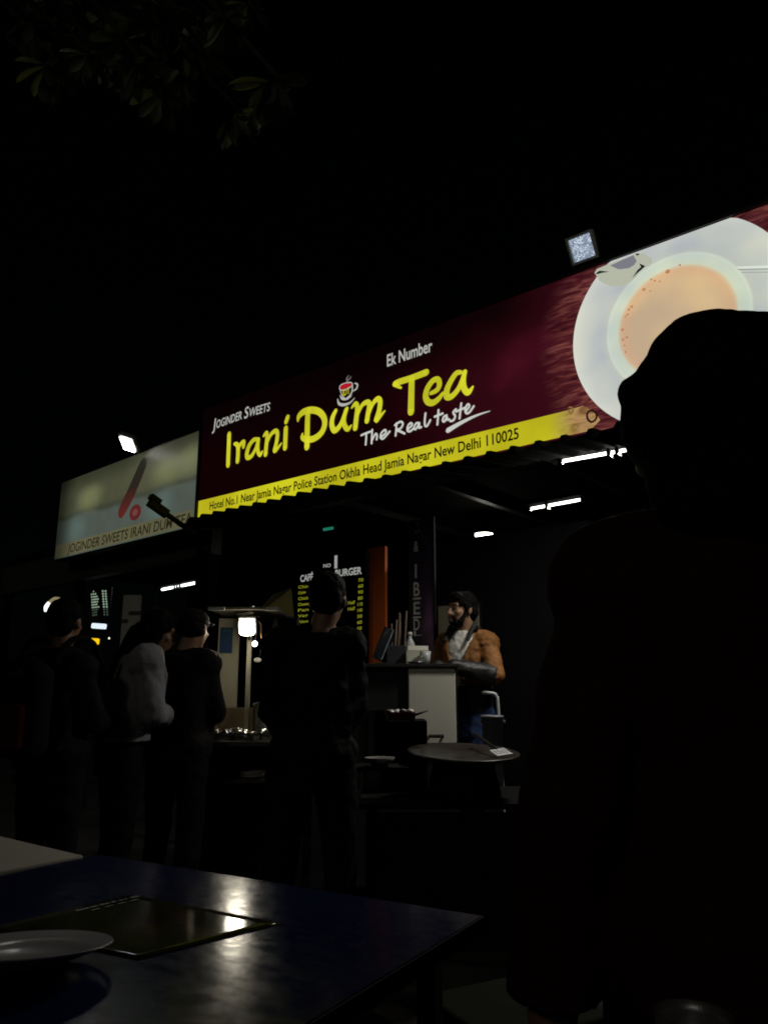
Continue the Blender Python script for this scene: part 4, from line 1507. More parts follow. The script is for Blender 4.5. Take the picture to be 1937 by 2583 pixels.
# pale shutter door with dark latch bars
dd = 7.4
d0, d1 = at(306, 1605, dd), at(358, 1500, dd)
door = thing('pale_shutter', 'pale narrow shutter door with dark latch bars behind the long-haired woman', 'door', ((d0.x + d1.x) / 2, dd, 0), 0)
MB().box(((d0.x + d1.x) / 2, dd, d1.z / 2), (d1.x - d0.x, 0.03, d1.z - 0.01)).build('door_leaf', mat('pale_door_paint', (0.42, 0.40, 0.32), 0.6), door)
for (px0, px1, py) in ((325, 357, 1546), (306, 322, 1566)):
    a, b = at(px0, py, dd - .03), at(px1, py, dd - .03)
    MB().box(((a.x + b.x) / 2, dd - 0.022, a.z), (b.x - a.x, 0.012, 0.035), bevel=0.003).build('latch_bar', mat('brown_iron', (0.05, 0.04, 0.03), 0.5), door)
# lit menu screen
ld0 = 8.3
s0, s1 = at(224, 1570, ld0), at(278, 1482, ld0)
scr = thing('menu_screen', 'narrow lit menu screen with rows of pale green text', 'screen', ((s0.x + s1.x) / 2, ld0, s0.z), 0)
MB().box(((s0.x + s1.x) / 2, ld0 + 0.03, (s0.z + s1.z) / 2), (s1.x - s0.x + 0.03, 0.05, s1.z - s0.z + 0.03), bevel=0.006).build('screen_case', M_black, scr)
M_lg = glow('screen_text_green', (138, 158, 138))
M_lg2 = glow('screen_text_dim', (58, 70, 60))
for i in range(10):
    y = 1490 + i * 6.6 + 2
    m_ = M_lg if i < 7 else M_lg2
    x0_ = 229 + 0.5 * i
    x1_ = 246 + [-8, -2, 2, 4, 3, 1, 6, 2, 0, 0][i]
    a, b = at(x0_ + (6 if i == 0 else 0), y + 1, ld0), at(x1_, y - 1, ld0)
    q = MB()
    n_ = max(2, int((x1_ - x0_) / 4))
    for k in range(n_):
        p = a.lerp(b, (k + 0.5) / n_)
        q.box((p.x, ld0 - 0.0, p.z), ((b.x - a.x) / n_ * rnd.uniform(.55, .85), 0.004, 0.015))
    q.build('text_row', m_, scr, kind='stuff')
    q = MB()
    for xx in (260 + 0.5 * i, 267 + 0.55 * i):
        p = at(xx, y - 1, ld0)
        q.box((p.x, ld0, p.z), (0.016, 0.004, 0.018), rot=Matrix.Rotation(R(35), 3, 'Y'))
    q.build('price_row', m_, scr, kind='stuff')
MB().tube([((s0.x + s1.x) / 2, ld0 + 0.04, s0.z), ((s0.x + s1.x) / 2, ld0 + 0.04, 0.0)], 0.02, 8).build('pole', M_black, scr)
for (px0, px1, py0, py1, nm, lbl, m_) in (
        (236, 275, 1574, 1587, 'strip_light', 'short bluish white strip light under the green menu screen', glow('strip_white', (222, 234, 244), 1.1)),
        (232, 257, 1611, 1626, 'amber_light', 'amber yellow light block under the white strip light', glow('amber_light', (246, 196, 16), 1.1))):
    a, b = at(px0, py1, ld0), at(px1, py0, ld0)
    o = thing(nm, lbl, 'light', ((a.x + b.x) / 2, ld0 - 0.06, a.z), 0)
    c = Vector(((a.x + b.x) / 2, ld0 - 0.06, (a.z + b.z) / 2))
    tr_ = Matrix.Rotation(R(4), 3, 'Y')
    MB().box(c, (b.x - a.x, 0.02, b.z - a.z), rot=tr_, bevel=0.012).build('lens', m_, o)
    MB().box(c + Vector((0, 0.025, 0)), (b.x - a.x + 0.02, 0.024, b.z - a.z + 0.02), rot=tr_, bevel=0.005).build('housing', M_black, o)
    MB().box(c + Vector((0, 0.062, 0)), (0.03, 0.05, 0.03)).build('mount', M_black, o)
for (px, py, r_px, d_, lbl) in ((276, 1610, 2.4, 8.2, 'pinpoint white lamp right of the amber light'), (393, 1553, 4.0, 7.3, 'small bare white bulb right of the pale shutter door')):
    p = at(px, py, d_)
    rr_ = r_px * d_ / F_PX
    o = thing('bulb', lbl, 'bulb', p, 0)
    MB().ell(p, (rr_, rr_, rr_ * 1.2), seg=12, rings=8).build('globe', glow('small_bulb', (226, 228, 210), 1.2), o, True)
    MB().tube([p + Vector((0, 0, rr_)), (p.x, p.y, 2.62 if d_ < 8 else p.z + 0.2)], 0.004, 6).build('cord', M_wire, o)
# arched lamp half hidden behind the man with the backpack
ap = at(121, 1534, 5.2)
al = thing('arched_lamp', 'arched pale lamp glowing behind the head of the backpack man', 'lamp', (ap.x + .1, ap.y, 0), 0)
MB().tube(smooth_path([at(117, 1543, 5.2), at(120, 1532, 5.2), at(127, 1520, 5.2)], 4), [0.012, 0.022, 0.016], 10).build('bulb', glow('arched_bulb', (250, 250, 240), 1.6), al, True)
MB().tube(smooth_path([at(127, 1520, 5.2), at(140, 1512, 5.2), at(158, 1512, 5.2)], 4), [0.014, 0.018, 0.008], 10).build('shade', glow('arched_shade', (146, 136, 100), 0.8), al, True)
q0 = at(158, 1512, 5.2)
MB().tube(smooth_path([q0, q0 + Vector((0.06, 0, -0.06)), Vector((q0.x + 0.09, q0.y, 1.2)), Vector((q0.x + 0.09, q0.y, 0))], 4), 0.010, 8).build('pole', M_black, al, True)

# ==================================================================== TABLES
Rc, Lc = atz(1215, 2310, 0.75), atz(250, 2155, 0.75)
e2 = (Rc - Lc).normalized()
en = Vector((e2.y, -e2.x, 0))
if en.y > 0:
    en = -en
m_blue, nn = new_mat('worn_blue_laminate')
b_ = nn.nt.nodes['Principled BSDF']
sc_ = nn.noise(3, 6)
nn.put(b_.inputs['Base Color'], nn.mix(nn.step(sc_, 0.4, 0.7), (0.005, 0.012, 0.058), (0.010, 0.017, 0.062)))
sm_ = nn.noise(26, 9, (1, 2.2, 1), 0.4)
b_.inputs['Specular IOR Level'].default_value = 0.30
nn.put(b_.inputs['Roughness'], nn.step(sm_, 0.35, 0.68, 0.14, 0.21))
bpn = nn.nt.nodes.new('ShaderNodeBump')
bpn.inputs['Strength'].default_value = 0.06
bpn.inputs['Distance'].default_value = 0.01
nn.put(bpn.inputs['Height'], nn.noise(14, 3))
nn.nt.links.new(bpn.outputs[0], b_.inputs['Normal'])
TW, TDp = (Rc - Lc).length, 1.02
trz = math.atan2(e2.y, e2.x)
tc_ = (Rc + Lc) / 2 + en * TDp / 2
table = thing('blue_table', 'worn blue table in the foreground reflecting the stall lamp', 'table', (tc_.x, tc_.y, 0), trz)
MB().box((0, 0, 0.735), (TW, TDp, 0.03)).build('tabletop', m_blue, table, world=False)
q = MB()
for s_ in (-1, 1):
    q.box((s_ * (TW / 2 + 0.002), 0, 0.733), (0.004, TDp + 0.008, 0.030))
    q.box((0, s_ * (TDp / 2 + 0.002), 0.733), (TW, 0.004, 0.030))
q.build('edge_trim', mat('black_rubber_edge', (0.006, 0.006, 0.008), 0.8, spec=0.1), table, world=False)
M_tleg = mat('dark_table_steel', (0.03, 0.03, 0.03), 0.4, metal=0.6)
for sx in (-1, 1):
    for sy in (-1, 1):
        MB().box((sx * (TW / 2 - 0.08), sy * (TDp / 2 - 0.08), 0.36), (0.04, 0.04, 0.718), bevel=0.004).build('leg', M_tleg, table, world=False)
q = MB()
for sy in (-1, 1):
    q.box((0, sy * (TDp / 2 - 0.08), 0.69), (TW - 0.2, 0.02, 0.056))
q.box((-(TW / 2 - 0.08), 0, 0.69), (0.02, TDp - 0.2, 0.056))
q.box(((TW / 2 - 0.08), 0, 0.69), (0.02, TDp - 0.2, 0.056))
q.build('apron', M_tleg, table, world=False)
w0 = atz(224, 2157, 0.755)
wdir = (atz(0, 2105, 0.755) - w0).normalized()
wtx = wdir
wty = Vector((wtx.y, -wtx.x, 0))
if wty.y > 0:
    wty = -wty
wl_, wd_ = 1.1, 0.9
wc = w0 + wtx * wl_ / 2 + wty * wd_ / 2 + Vector((-0.012, 0.0, 0))
wt = thing('white_table', 'pale grey-white table beside the blue one at the left edge', 'table', (wc.x, wc.y, 0), math.atan2(wtx.y, wtx.x))
MB().box((0, 0, 0.738), (wl_, wd_, 0.034), bevel=0.006).build('tabletop', mat('offwhite_laminate', (0.62, 0.58, 0.50), 0.45, vary=0.06, bump=0.03), wt, world=False)
for sx in (-1, 1):
    for sy in (-1, 1):
        MB().box((sx * (wl_ / 2 - 0.08), sy * (wd_ / 2 - 0.08), 0.36), (0.04, 0.04, 0.718), bevel=0.004).build('leg', M_tleg, wt, world=False)
# laminated menu sheet lying on the table
TZ = 0.7503
mc = [atz(x, y, TZ) for x, y in ((332, 2258), (712, 2330), (350, 2422), (-40, 2345))]
m_sheet, nn = new_mat('laminated_menu')
b_ = nn.nt.nodes['Principled BSDF']
nn.put(b_.inputs['Base Color'], nn.mix(nn.step(nn.noise(5, 4), 0.35, 0.7), (0.016, 0.018, 0.010), (0.060, 0.062, 0.018)))
b_.inputs['Roughness'].default_value = 0.09
bpn = nn.nt.nodes.new('ShaderNodeBump')
bpn.inputs['Strength'].default_value = 0.035
bpn.inputs['Distance'].default_value = 0.01
nn.put(bpn.inputs['Height'], nn.noise(9, 3))
nn.nt.links.new(bpn.outputs[0], b_.inputs['Normal'])
ms = thing('menu_card', 'dark laminated menu card lying on the blue table', 'menu', (mc[0] + mc[2]) / 2, 0)
q = MB()
G = 14
vs, fs = [], []
for i in range(G + 1):
    for j in range(G + 1):
        a = mc[3].lerp(mc[0], i / G)
        b = mc[2].lerp(mc[1], i / G)
        p = a.lerp(b, j / G)
        lift = 0.0012
        vs.append(p + Vector((0, 0, lift)))
for i in range(G):
    for j in range(G):
        fs.append([i * (G + 1) + j, i * (G + 1) + j + 1, (i + 1) * (G + 1) + j + 1, (i + 1) * (G + 1) + j])
q.add(vs, fs)
so = q.build('card', m_sheet, ms, True)
sd = so.modifiers.new('thickness', 'SOLIDIFY')
sd.thickness = 0.0008
sd.offset = -1
# pale print at the head of the card
q = MB()
h0, h1 = mc[3].lerp(mc[0], 0.55), mc[3].lerp(mc[0], 0.93)
inn = (mc[2] - mc[3]).normalized()
for k in range(9):
    p = h0.lerp(h1, k / 8.0) + inn * 0.030
    q.box((p.x, p.y, TZ + 0.0030), (0.014 + 0.016 * rnd.random(), 0.012, 0.0006), math.atan2((h1 - h0).y, (h1 - h0).x))
    if k % 2:
        p2 = p + inn * 0.022
        q.box((p2.x, p2.y, TZ + 0.0030), (0.020, 0.006, 0.0006), math.atan2((h1 - h0).y, (h1 - h0).x))
q.build('heading_print', mat('pale_menu_ink', (0.30, 0.30, 0.27), 0.3, vary=0, bump=0), ms, kind='stuff')
# plate at the table edge
pc = atz(72, 2404, 0.78)
plt = MB().lathe((pc.x, pc.y, 0.764), [(0.062, 0.0), (0.066, 0.004), (0.085, 0.010), (0.128, 0.026), (0.131, 0.028), (0.129, 0.0295), (0.086, 0.015), (0.066, 0.008), (0.0, 0.0075)], 72, Matrix.Rotation(R(-7), 3, 'X')).build(
    'plate', mat('white_melamine', (0.36, 0.35, 0.37), 0.16, vary=0.05, bump=0.04), None, True)
tag(plt, 'white plate with shallow rim at the left of the blue table', 'plate')
# olive plastic stool and a round seat below the table on the near right
st_ = atz(1270, 2478, 0.42)
stool = thing('plastic_stool', 'dim olive plastic stool below the right side of the blue table', 'stool', (st_.x, st_.y - 0.15, 0), R(28))
M_ol = mat('olive_plastic', (0.012, 0.013, 0.005), 0.8, spec=0.04)
MB().box((0, 0, 0.405), (0.34, 0.34, 0.03), bevel=0.010).build('seat', M_ol, stool, world=False)
for sx in (-1, 1):
    for sy in (-1, 1):
        MB().tube([(sx * 0.13, sy * 0.13, 0.392), (sx * 0.16, sy * 0.16, 0.0)], [0.024, 0.018], 10).build('leg', M_ol, stool, world=False)
jp = at(1745, 2556, 0.80)
js = thing('side_table', 'small dark round side table at the lower right corner', 'table', (jp.x, jp.y - 0.06, 0.0), 0)
MB().lathe((jp.x, jp.y - 0.06, 0.728), [(0.155, 0.0), (0.16, 0.008), (0.155, 0.020)], 32).build('tabletop', M_dark, js)
MB().tube([(jp.x, jp.y - 0.06, 0.03), (jp.x, jp.y - 0.06, 0.727)], 0.022, 12).build('column', M_dark, js)
MB().lathe((jp.x, jp.y - 0.06, 0.0), [(0.13, 0.0), (0.13, 0.012), (0.03, 0.03)], 28).build('base', M_dark, js)
hj = jp.z - 0.749
tum = MB().lathe((jp.x, jp.y, 0.749), [(0.026, 0.0), (0.028, 0.004), (0.034, hj - 0.004), (0.0355, hj), (0.0335, hj), (0.032, hj - 0.01), (0.026, 0.01), (0.0, 0.008)], 36).build(
    'steel_tumbler', mat('dull_steel', (0.45, 0.43, 0.42), 0.4, metal=0.7), None, True)
tag(tum, 'rim of a dim steel tumbler at the lower right edge', 'tumbler')

# ==================================================================== TREE OVERHEAD
tree = thing('broadleaf_tree', 'broad-leaved tree overhead with whorls of long leaves at upper left', 'tree', (-2.9, 1.5, 0))
M_bark = mat('grey_bark', (0.09, 0.075, 0.055), 0.9, bump=0.8, bscale=18)
trunk = [Vector((-2.9, 1.5, 0)), Vector((-2.88, 1.52, 0.8)), Vector((-2.80, 1.6, 1.8)), Vector((-2.66, 1.75, 2.8)), Vector((-2.45, 1.9, 3.7)), Vector((-2.3, 2.0, 4.8))]
MB().tube(smooth_path(trunk, 4), [0.24 - 0.16 * i / 20 for i in range(21)], 14).build('trunk', M_bark, tree, True)
m_leaf, nn = new_mat('dark_green_leaf')
b_ = nn.nt.nodes['Principled BSDF']
nn.put(b_.inputs['Base Color'], nn.mix(nn.noise(8, 3), (0.085, 0.105, 0.05), (0.12, 0.14, 0.075)))
b_.inputs['Roughness'].default_value = 0.42
# one long leaf, folded a little along its midrib
LEAF = bpy.data.meshes.new('leaf')
lv, lf = [], []
prof = [(0.0, 0.03), (0.10, 0.06), (0.3, 0.13), (0.55, 0.20), (0.75, 0.205), (0.90, 0.14), (1.0, 0.02)]
for (t_, w_) in prof:
    dz = -0.16 * t_ * t_
    lv += [(t_, -w_, dz + w_ * 0.25), (t_, 0, dz), (t_, w_, dz + w_ * 0.25)]
for i in range(len(prof) - 1):
    a = i * 3
    lf += [[a, a + 3, a + 4, a + 1], [a + 1, a + 4, a + 5, a + 2]]
LEAF.from_pydata(lv, [], lf)
LEAF.materials.append(m_leaf)
for p in LEAF.polygons:
    p.use_smooth = True
rl_ = random.Random(11)
base = Vector(tree.location)
hubs = [(340, 190, 1.0), (255, 345, 1.0), (480, 290, .8), (650, 205, .9), (880, 185, .8), (715, 350, .9), (860, 470, 1.0), (1010, 240, 1.0), (1215, 600, 1.0),
        (1420, 430, 1.1), (850, 40, 1.0), (270, 10, 1.0), (110, 90, .7), (560, 40, .8), (1180, 110, .8), (1300, 20, .8), (190, 130, .9), (420, 110, .9), (760, 120, .9), (600, 320, .7), (1060, 80, .9), (960, 380, .8), (1330, 560, .8), (330, 300, .9)]
for (zx, zy, sc) in hubs:
    dp = rl_.uniform(2.35, 2.75)
    hp = at(zx / 2.074, zy / 2.074, dp)
    s = trunk[4].lerp(trunk[5], rl_.random())
    midp = s.lerp(hp, 0.55) + Vector((0, 0, 0.30))
    br = MB().tube(smooth_path([s - base, midp - base, hp + Vector((0, 0, 0.05)) - base, hp - base], 4),
                   [0.018 - 0.014 * i / 12 for i in range(13)], 6).build('branch', M_bark, tree, True, world=False)
    nlf = rl_.randint(10, 13)
    a0 = rl_.random() * 6.28
    for k in range(nlf):
        an = a0 + 2 * math.pi * k / nlf + rl_.uniform(-.25, .25)
        el = rl_.uniform(-1.35, 0.05)
        d = Vector((math.cos(an) * math.cos(el), math.sin(an) * math.cos(el), math.sin(el)))
        q4 = d.to_track_quat('X', 'Z') @ Matrix.Rotation(rl_.uniform(-.5, .5), 3, 'X').to_quaternion()
        lo = bpy.data.objects.new('leaf', LEAF)
        col.objects.link(lo)
        lo.parent = br
        lo.rotation_mode = 'QUATERNION'
        lo.rotation_quaternion = q4
        lo.location = hp - base
        L_ = sc * rl_.uniform(0.12, 0.165)
        lo.scale = (L_, L_ * 0.85, L_)
# rest of the crown, out of the picture above and to the left
q = MB()
for k in range(420):
    c = Vector((-2.2 + rl_.gauss(0, 0.9), 1.3 + rl_.gauss(0, 0.8), 4.75 + abs(rl_.gauss(0, 0.55))))
    if c.y > 0.2 and c.z < 1.2 + c.y * 1.55:
        c.z = 1.2 + max(c.y, 1.8) * 1.75 + rl_.random() * 0.5
    a0 = rl_.random() * 6.28
    for j in range(5):
        an = a0 + j * 1.2566
        d = Vector((math.cos(an), math.sin(an), rl_.uniform(-.8, .1))).normalized()
        s = d.cross(Vector((0, 0, 1))).normalized()
        L_ = rl_.uniform(0.10, 0.15)
        q.add([c, c + d * L_ * .55 + s * .028, c + d * L_, c + d * L_ * .55 - s * .028], [[0, 1, 2, 3]])
q.build('crown', m_leaf, tree, False, kind='stuff')

# ==================================================================== PEOPLE
M_skin = mat('brown_skin', (0.30, 0.165, 0.095), 0.5, vary=0.12, scale=14, bump=0.06)
M_hair = mat('black_hair', (0.006, 0.005, 0.005), 0.7, vary=0.3, bump=0.6, bscale=70, spec=0.06)
M_sole = mat('shoe_rubber', (0.02, 0.02, 0.02), 0.6)


def hand(mb, wrist, direction, up, r=0.010, curl=0.5, side=1):
    """palm and five bent fingers leaving the wrist along direction; up is the back of the hand"""
    d = Vector(direction).normalized()
    s = d.cross(Vector(up)).normalized() * side
    upv = s.cross(d).normalized() * side
    w0 = Vector(wrist)
    palm_end = w0 + d * 0.085
    for k in (-1.5, -0.5, 0.5, 1.5):
        mb.cap(w0 + d * 0.015 + s * k * 0.012, palm_end + s * k * 0.021, 0.015, 0.0125, 8)
    for k, L_ in zip((-1.5, -0.5, 0.5, 1.5), (0.068, 0.080, 0.076, 0.060)):
        p = palm_end + s * k * 0.022
        dd = d + s * k * 0.03
        for j in range(3):
            q = p + dd.normalized() * L_ * (0.42, 0.32, 0.26)[j]
            mb.cap(p, q, r * (1 - 0.08 * j), r * (0.92 - 0.1 * j), 8)
            p = q
            dd = (dd - upv * curl * 0.75)
    p = w0 + d * 0.03 - s * 0.028
    q = p + (d * 0.6 - s * 0.75 - upv * 0.15).normalized() * 0.042
    mb.cap(p, q, r * 1.25, r * 1.1, 8)
    mb.cap(q, q + (d * 0.95 - s * 0.15 - upv * 0.2).normalized() * 0.034, r * 1.1, r * 0.85, 8)


BASE = dict(neck=(0, 0, 1.455), head=(0, 0.015, 1.60), sl=(-.185, 0, 1.405), sr=(.185, 0, 1.405), el=(-.235, -.02, 1.13), er=(.235, -.02, 1.13),
            wl=(-.24, .05, .88), wr=(.24, .05, .88), hl=(-.09, 0, .93), hr=(.09, 0, .93), kl=(-.10, .02, .50), kr=(.10, .02, .50),
            al=(-.11, -.02, .085), ar=(.11, -.02, .085))


def person(name, label, loc, rz, scale=1.0, pose=None, head_rz=0.0, head_pitch=0.0, jacket=(0.02, 0.02, 0.02), trousers=(0.015, 0.015, 0.018),
           hair='short', voxel=0.011, bulk=0.0, chest=(0.165, 0.105), hem=0.86, jrough=0.75, hand_dir=None, lean=0.0, opening=None, jmat=None,
           sleeves=1.0, hairmat=None, beard=False, folds=(0.011, 0.10)):
    J = {k: Vector(v) for k, v in BASE.items()}
    J.update({k: Vector(v) for k, v in (pose or {}).items()})
    root = thing(name, label, 'person', loc, rz)
    S = Matrix.Scale(scale, 4)
    hd = hand_dir or {}
    HM = Matrix.Rotation(head_rz, 3, 'Z') @ Matrix.Rotation(head_pitch, 3, 'X')
    hc = J['head']

    def hp(x, y, z):
        return hc + HM @ Vector((x, y, z))
    cx, cy2 = chest
    lx = lean

    def torso(mb, g):
        rings = [((0, 0, .86), .150, .105), ((0, 0, .93), .165, .115), ((0, 0, 1.02), .145, .102), ((0, .005, 1.14), .150, .105), ((0, .012, 1.26), cx, cy2 + .008),
                 ((0, .008, 1.35), cx + .005, cy2), ((0, 0, 1.42), cx - .03, cy2 - .02), ((0, -.002, 1.46), .075, .068)]
        out = []
        hip = (J['hl'] + J['hr']) / 2
        nk = J['neck']
        for (c, rx, ry) in rings:
            t_ = (c[2] - .93) / (1.46 - .93)
            off = Vector((hip.x, hip.y, 0)).lerp(Vector((nk.x, nk.y, 0)), max(0, t_))
            zz = c[2] if t_ <= 0 else hip.z + (nk.z - hip.z) * (c[2] - .93) / (1.455 - .93)
            out.append((Vector((c[0] + off.x, c[1] + off.y, zz)), rx + g, ry + g))
        mb.loft(out)
        for s in ('l', 'r'):
            mb.ell(J['s' + s], 0.066 + g, seg=14, rings=8)
            mb.cap(J['neck'] + Vector((0, 0, -.03)), J['s' + s] + Vector((0, 0, 0.012)), .06 + g * .6, .055 + g, 12)

    def arms(mb, g, lo=1.0):
        for s in ('l', 'r'):
            mb.cap(J['s' + s], J['e' + s], .056 + g, .043 + g)
            w_ = J['e' + s].lerp(J['w' + s], lo)
            mb.cap(J['e' + s], w_, .042 + g, (.029 + g if lo > .95 else .034 + g))

    def legs(mb, g):
        for s in ('l', 'r'):
            mb.cap(J['h' + s], J['k' + s], .088 + g, .060 + g)
            mb.cap(J['k' + s], J['a' + s], .058 + g, .042 + g)

    # body: one continuous skin, head with face, neck, limbs, hands, feet
    b = MB()
    torso(b, 0)
    arms(b, 0)
    legs(b, 0)
    b.cap(J['neck'] + Vector((0, -.005, -.02)), hc + HM @ Vector((0, -.012, -.05)), .058, .054)
    b.ell(hp(0, -.012, .035), (.076, .094, .082), HM)
    b.ell(hp(0, .018, -.025), (.064, .074, .088), HM)
    b.ell(hp(0, .050, -.085), (.036, .034, .030), HM)
    b.ell(hp(0, .070, .034), (.052, .020, .014), HM)
    b.cap(hp(0, .088, .018), hp(0, .106, -.022), .009, .015, 8)
    for s in (-1, 1):
        b.ell(hp(s * .013, .098, -.026), (.010, .010, .008), HM)
        b.ell(hp(s * .040, .062, -.018), (.024, .020, .020), HM)
        b.ell(hp(s * .078, -.008, -.004), (.010, .020, .033), HM, 10, 8)
    b.ell(hp(0, .090, -.055), (.024, .010, .007), HM)
    b.ell(hp(0, .088, -.067), (.020, .010, .007), HM)
    for s in ('l', 'r'):
        fd, up = hd.get(s, ((J['w' + s] - J['e' + s]).normalized() + Vector((0, .15, 0)), (-1 if s == 'l' else 1, 0, 0)))
        hand(b, J['w' + s], fd, up, 0.0095, 0.45, 1 if s == 'l' else -1)
        a_ = J['a' + s]
        b.cap(a_ + Vector((0, -.03, -.045)), a_ + Vector((0, .15, -.058)), .036, .026)
    remesh(b, 'body', M_skin, root, voxel, 2, S)
    # clothes
    jm = jmat or mat('cloth_%s' % label.replace(' ', '_')[:24], jacket, jrough, vary=0.25, scale=9, bump=0.5, bscale=30, spec=0.05)
    jk = MB()
    torso(jk, 0.017 + bulk)
    if sleeves:
        arms(jk, 0.014 + bulk * 0.7, sleeves)
    for s in ('l', 'r'):
        jk.ell(J['h' + s] + Vector((0, 0, .02)), (.105 + bulk, .125 + bulk, .10), seg=14, rings=8)
    kp = None
    if opening or hem:
        hz_ = hem * scale

        def kp(c):
            if c.z < hz_:
                return False
            return not (opening and opening(c / scale))
    jo = remesh(jk, 'jacket', jm, root, voxel, 3, S, kp, 0.006, folds[0], folds[1])
    tm = mat('trouser_%s' % label.replace(' ', '_')[:24], trousers, 0.8, vary=0.3, scale=12, bump=0.4, bscale=40, spec=0.05)
    tr_ = MB()
    legs(tr_, 0.012)
    tr_.loft([((0, 0, .80), .165, .118), ((0, 0, .90), .175, .125), ((0, 0, 1.0), .160, .115)])
    trs = remesh(tr_, 'trousers', tm, root, voxel, 3, S, None, 0.0, 0.009, 0.09)
    sh = {}
    for s in ('l', 'r'):
        q = MB()
        a_ = J['a' + s]
        q.cap(a_ + Vector((0, -.035, -.035)), a_ + Vector((0, .02, -.03)), .046, .048)
        q.cap(a_ + Vector((0, .02, -.038)), a_ + Vector((0, .16, -.050)), .044, .034)
        remesh(q, 'shoe', M_sole, root, 0.010, 2, S, lambda c: c.z > -0.002)
    # hair
    hm = hairmat or M_hair
    h = MB()
    if hair == 'short':
        h.ell(hp(0, -.022, .048), (.086, .096, .085), HM)
        h.ell(hp(0, -.055, -.005), (.078, .056, .075), HM)
        h.ell(hp(0, .050, .088), (.064, .042, .032), HM)
        for s in (-1, 1):
            h.ell(hp(s * .074, .012, .018), (.010, .022, .040), HM)
    elif hair == 'long':
        h.ell(hp(0, -.020, .045), (.090, .100, .090), HM)
        h.ell(hp(0, -.065, -.04), (.092, .062, .12), HM)
        h.cap(hp(0, -.075, -.06), hp(0, -.10, -.30), .080, .055)
        for s in (-1, 1):
            h.cap(hp(s * .075, .0, .02), hp(s * .095, .01, -.26), .030, .022)
    elif hair == 'cap':
        h.ell(hp(0, -.03, .010), (.084, .085, .075), HM)
    elif hair == 'big':
        h.ell(hp(0, -.020, .048), (.088, .102, .082), HM)
        h.ell(hp(0, -.058, -.005), (.082, .056, .075), HM)
        h.ell(hp(0, .045, .086), (.070, .046, .036), HM)
        for s in (-1, 1):
            h.ell(hp(s * .076, .0, .02), (.012, .028, .045), HM)
    remesh(h, 'hair', hm, root, min(voxel, 0.009), 1, S, None, 0, 0.006, 0.03)
    if hair == 'cap':
        q = MB()
        q.ell(hp(0, -.012, .052), (.088, .102, .072), HM)
        q.ell(hp(0, .10, .055), (.070, .062, .010), HM)
        remesh(q, 'cap', jm, root, 0.009, 1, S)
    if beard:
        q = MB()
        q.ell(hp(0, .042, -.080), (.048, .047, .040), HM)
        for s in (-1, 1):
            q.cap(hp(s * .066, .012, -.005), hp(s * .050, .045, -.078), .012, .020, 10)
        q.cap(hp(-.026, .088, -.047), hp(.026, .088, -.047), .0095, .0095, 8)
        q.cap(hp(-.030, .080, -.055), hp(-.026, .074, -.080), .010, .012, 8)
        q.cap(hp(.030, .080, -.055), hp(.026, .074, -.080), .010, .012, 8)
        remesh(q, 'beard', hm, root, 0.006, 1, S, None, 0, 0.003, 0.02)
        for s in (-1, 1):
            q = MB()
            q.cap(hp(s * .014, .089, .036), hp(s * .052, .076, .038), .006, .004, 8)
            remesh(q, 'eyebrow', hm, root, 0.004, 1, S)
            q = MB()
            q.ell(hp(s * .031, .076, .010), (.015, .012, .0085), HM, 12, 8)
            q.v = [S @ v for v in q.v]
            q.build('eye', mat('eye_dark', (0.05, 0.035, 0.03), 0.2, vary=0, bump=0), root, True, world=False)
    return root, J, hp, HM, S


# the man at the counter: brown jacket, white T-shirt, looking to the left
mx_ = at(1175, 1600, 5.12)
m_leather, nn = new_mat('tan_brown_leather')
b_ = nn.nt.nodes['Principled BSDF']
nn.put(b_.inputs['Base Color'], nn.mix(nn.step(nn.noise(7, 6), 0.35, 0.7), (0.19, 0.078, 0.020), (0.30, 0.130, 0.038)))
nn.put(b_.inputs['Roughness'], nn.step(nn.noise(20, 4), 0.3, 0.7, 0.60, 0.8))
b_.inputs['Specular IOR Level'].default_value = 0.25
bpn = nn.nt.nodes.new('ShaderNodeBump')
bpn.inputs['Strength'].default_value = 0.12
bpn.inputs['Distance'].default_value = 0.01
nn.put(bpn.inputs['Height'], nn.noise(26, 5))
nn.nt.links.new(bpn.outputs[0], b_.inputs['Normal'])


def front_open(c):
    """V of the unzipped jacket"""
    if c.y < 0.03:
        return False
    t_ = (c.z - 1.12) / (1.47 - 1.12)
    return t_ > 0 and abs(c.x + 0.012) < 0.012 + 0.095 * t_


ms_ = 1.0
man, J, hp, HM, S = person(
    'person', 'bearded man in tan leather jacket and white T-shirt standing at the counter', (mx_.x, mx_.y, 0.10), R(142), ms_,
    dict(head=(0.0, .045, 1.605), sl=(-.152, 0, 1.38), sr=(.152, 0, 1.38), er=(.222, .03, 1.185), wr=(.06, .25, 1.235), el=(-.25, .06, 1.185), wl=(-.06, .28, 1.235)),
    head_rz=R(-22), head_pitch=R(-2), trousers=(0.035, 0.06, 0.15), hair='big', voxel=0.007, bulk=0.006, chest=(.152, .106), hem=1.10, sleeves=0.15, folds=(0.008, 0.05),
    opening=front_open, jmat=m_leather, beard=True,
    hand_dir=dict(l=((.75, .55, .0), (0, 0, 1)), r=((-.75, .5, .0), (0, 0, 1))))
q = MB()
q.loft([((0, .004, .98), .150, .110), ((0, .012, 1.10), .150, .112), ((0, .016, 1.26), .150, .114), ((0, .012, 1.35), .148, .108), ((0, .006, 1.42), .110, .088), ((0, .002, 1.470), .068, .066)])
remesh(q, 't_shirt', mat('white_cotton', (0.72, 0.70, 0.64), 0.8, vary=0.06, bump=0.5, bscale=25), man, 0.008, 2, S, None, 0, 0.006, 0.06)
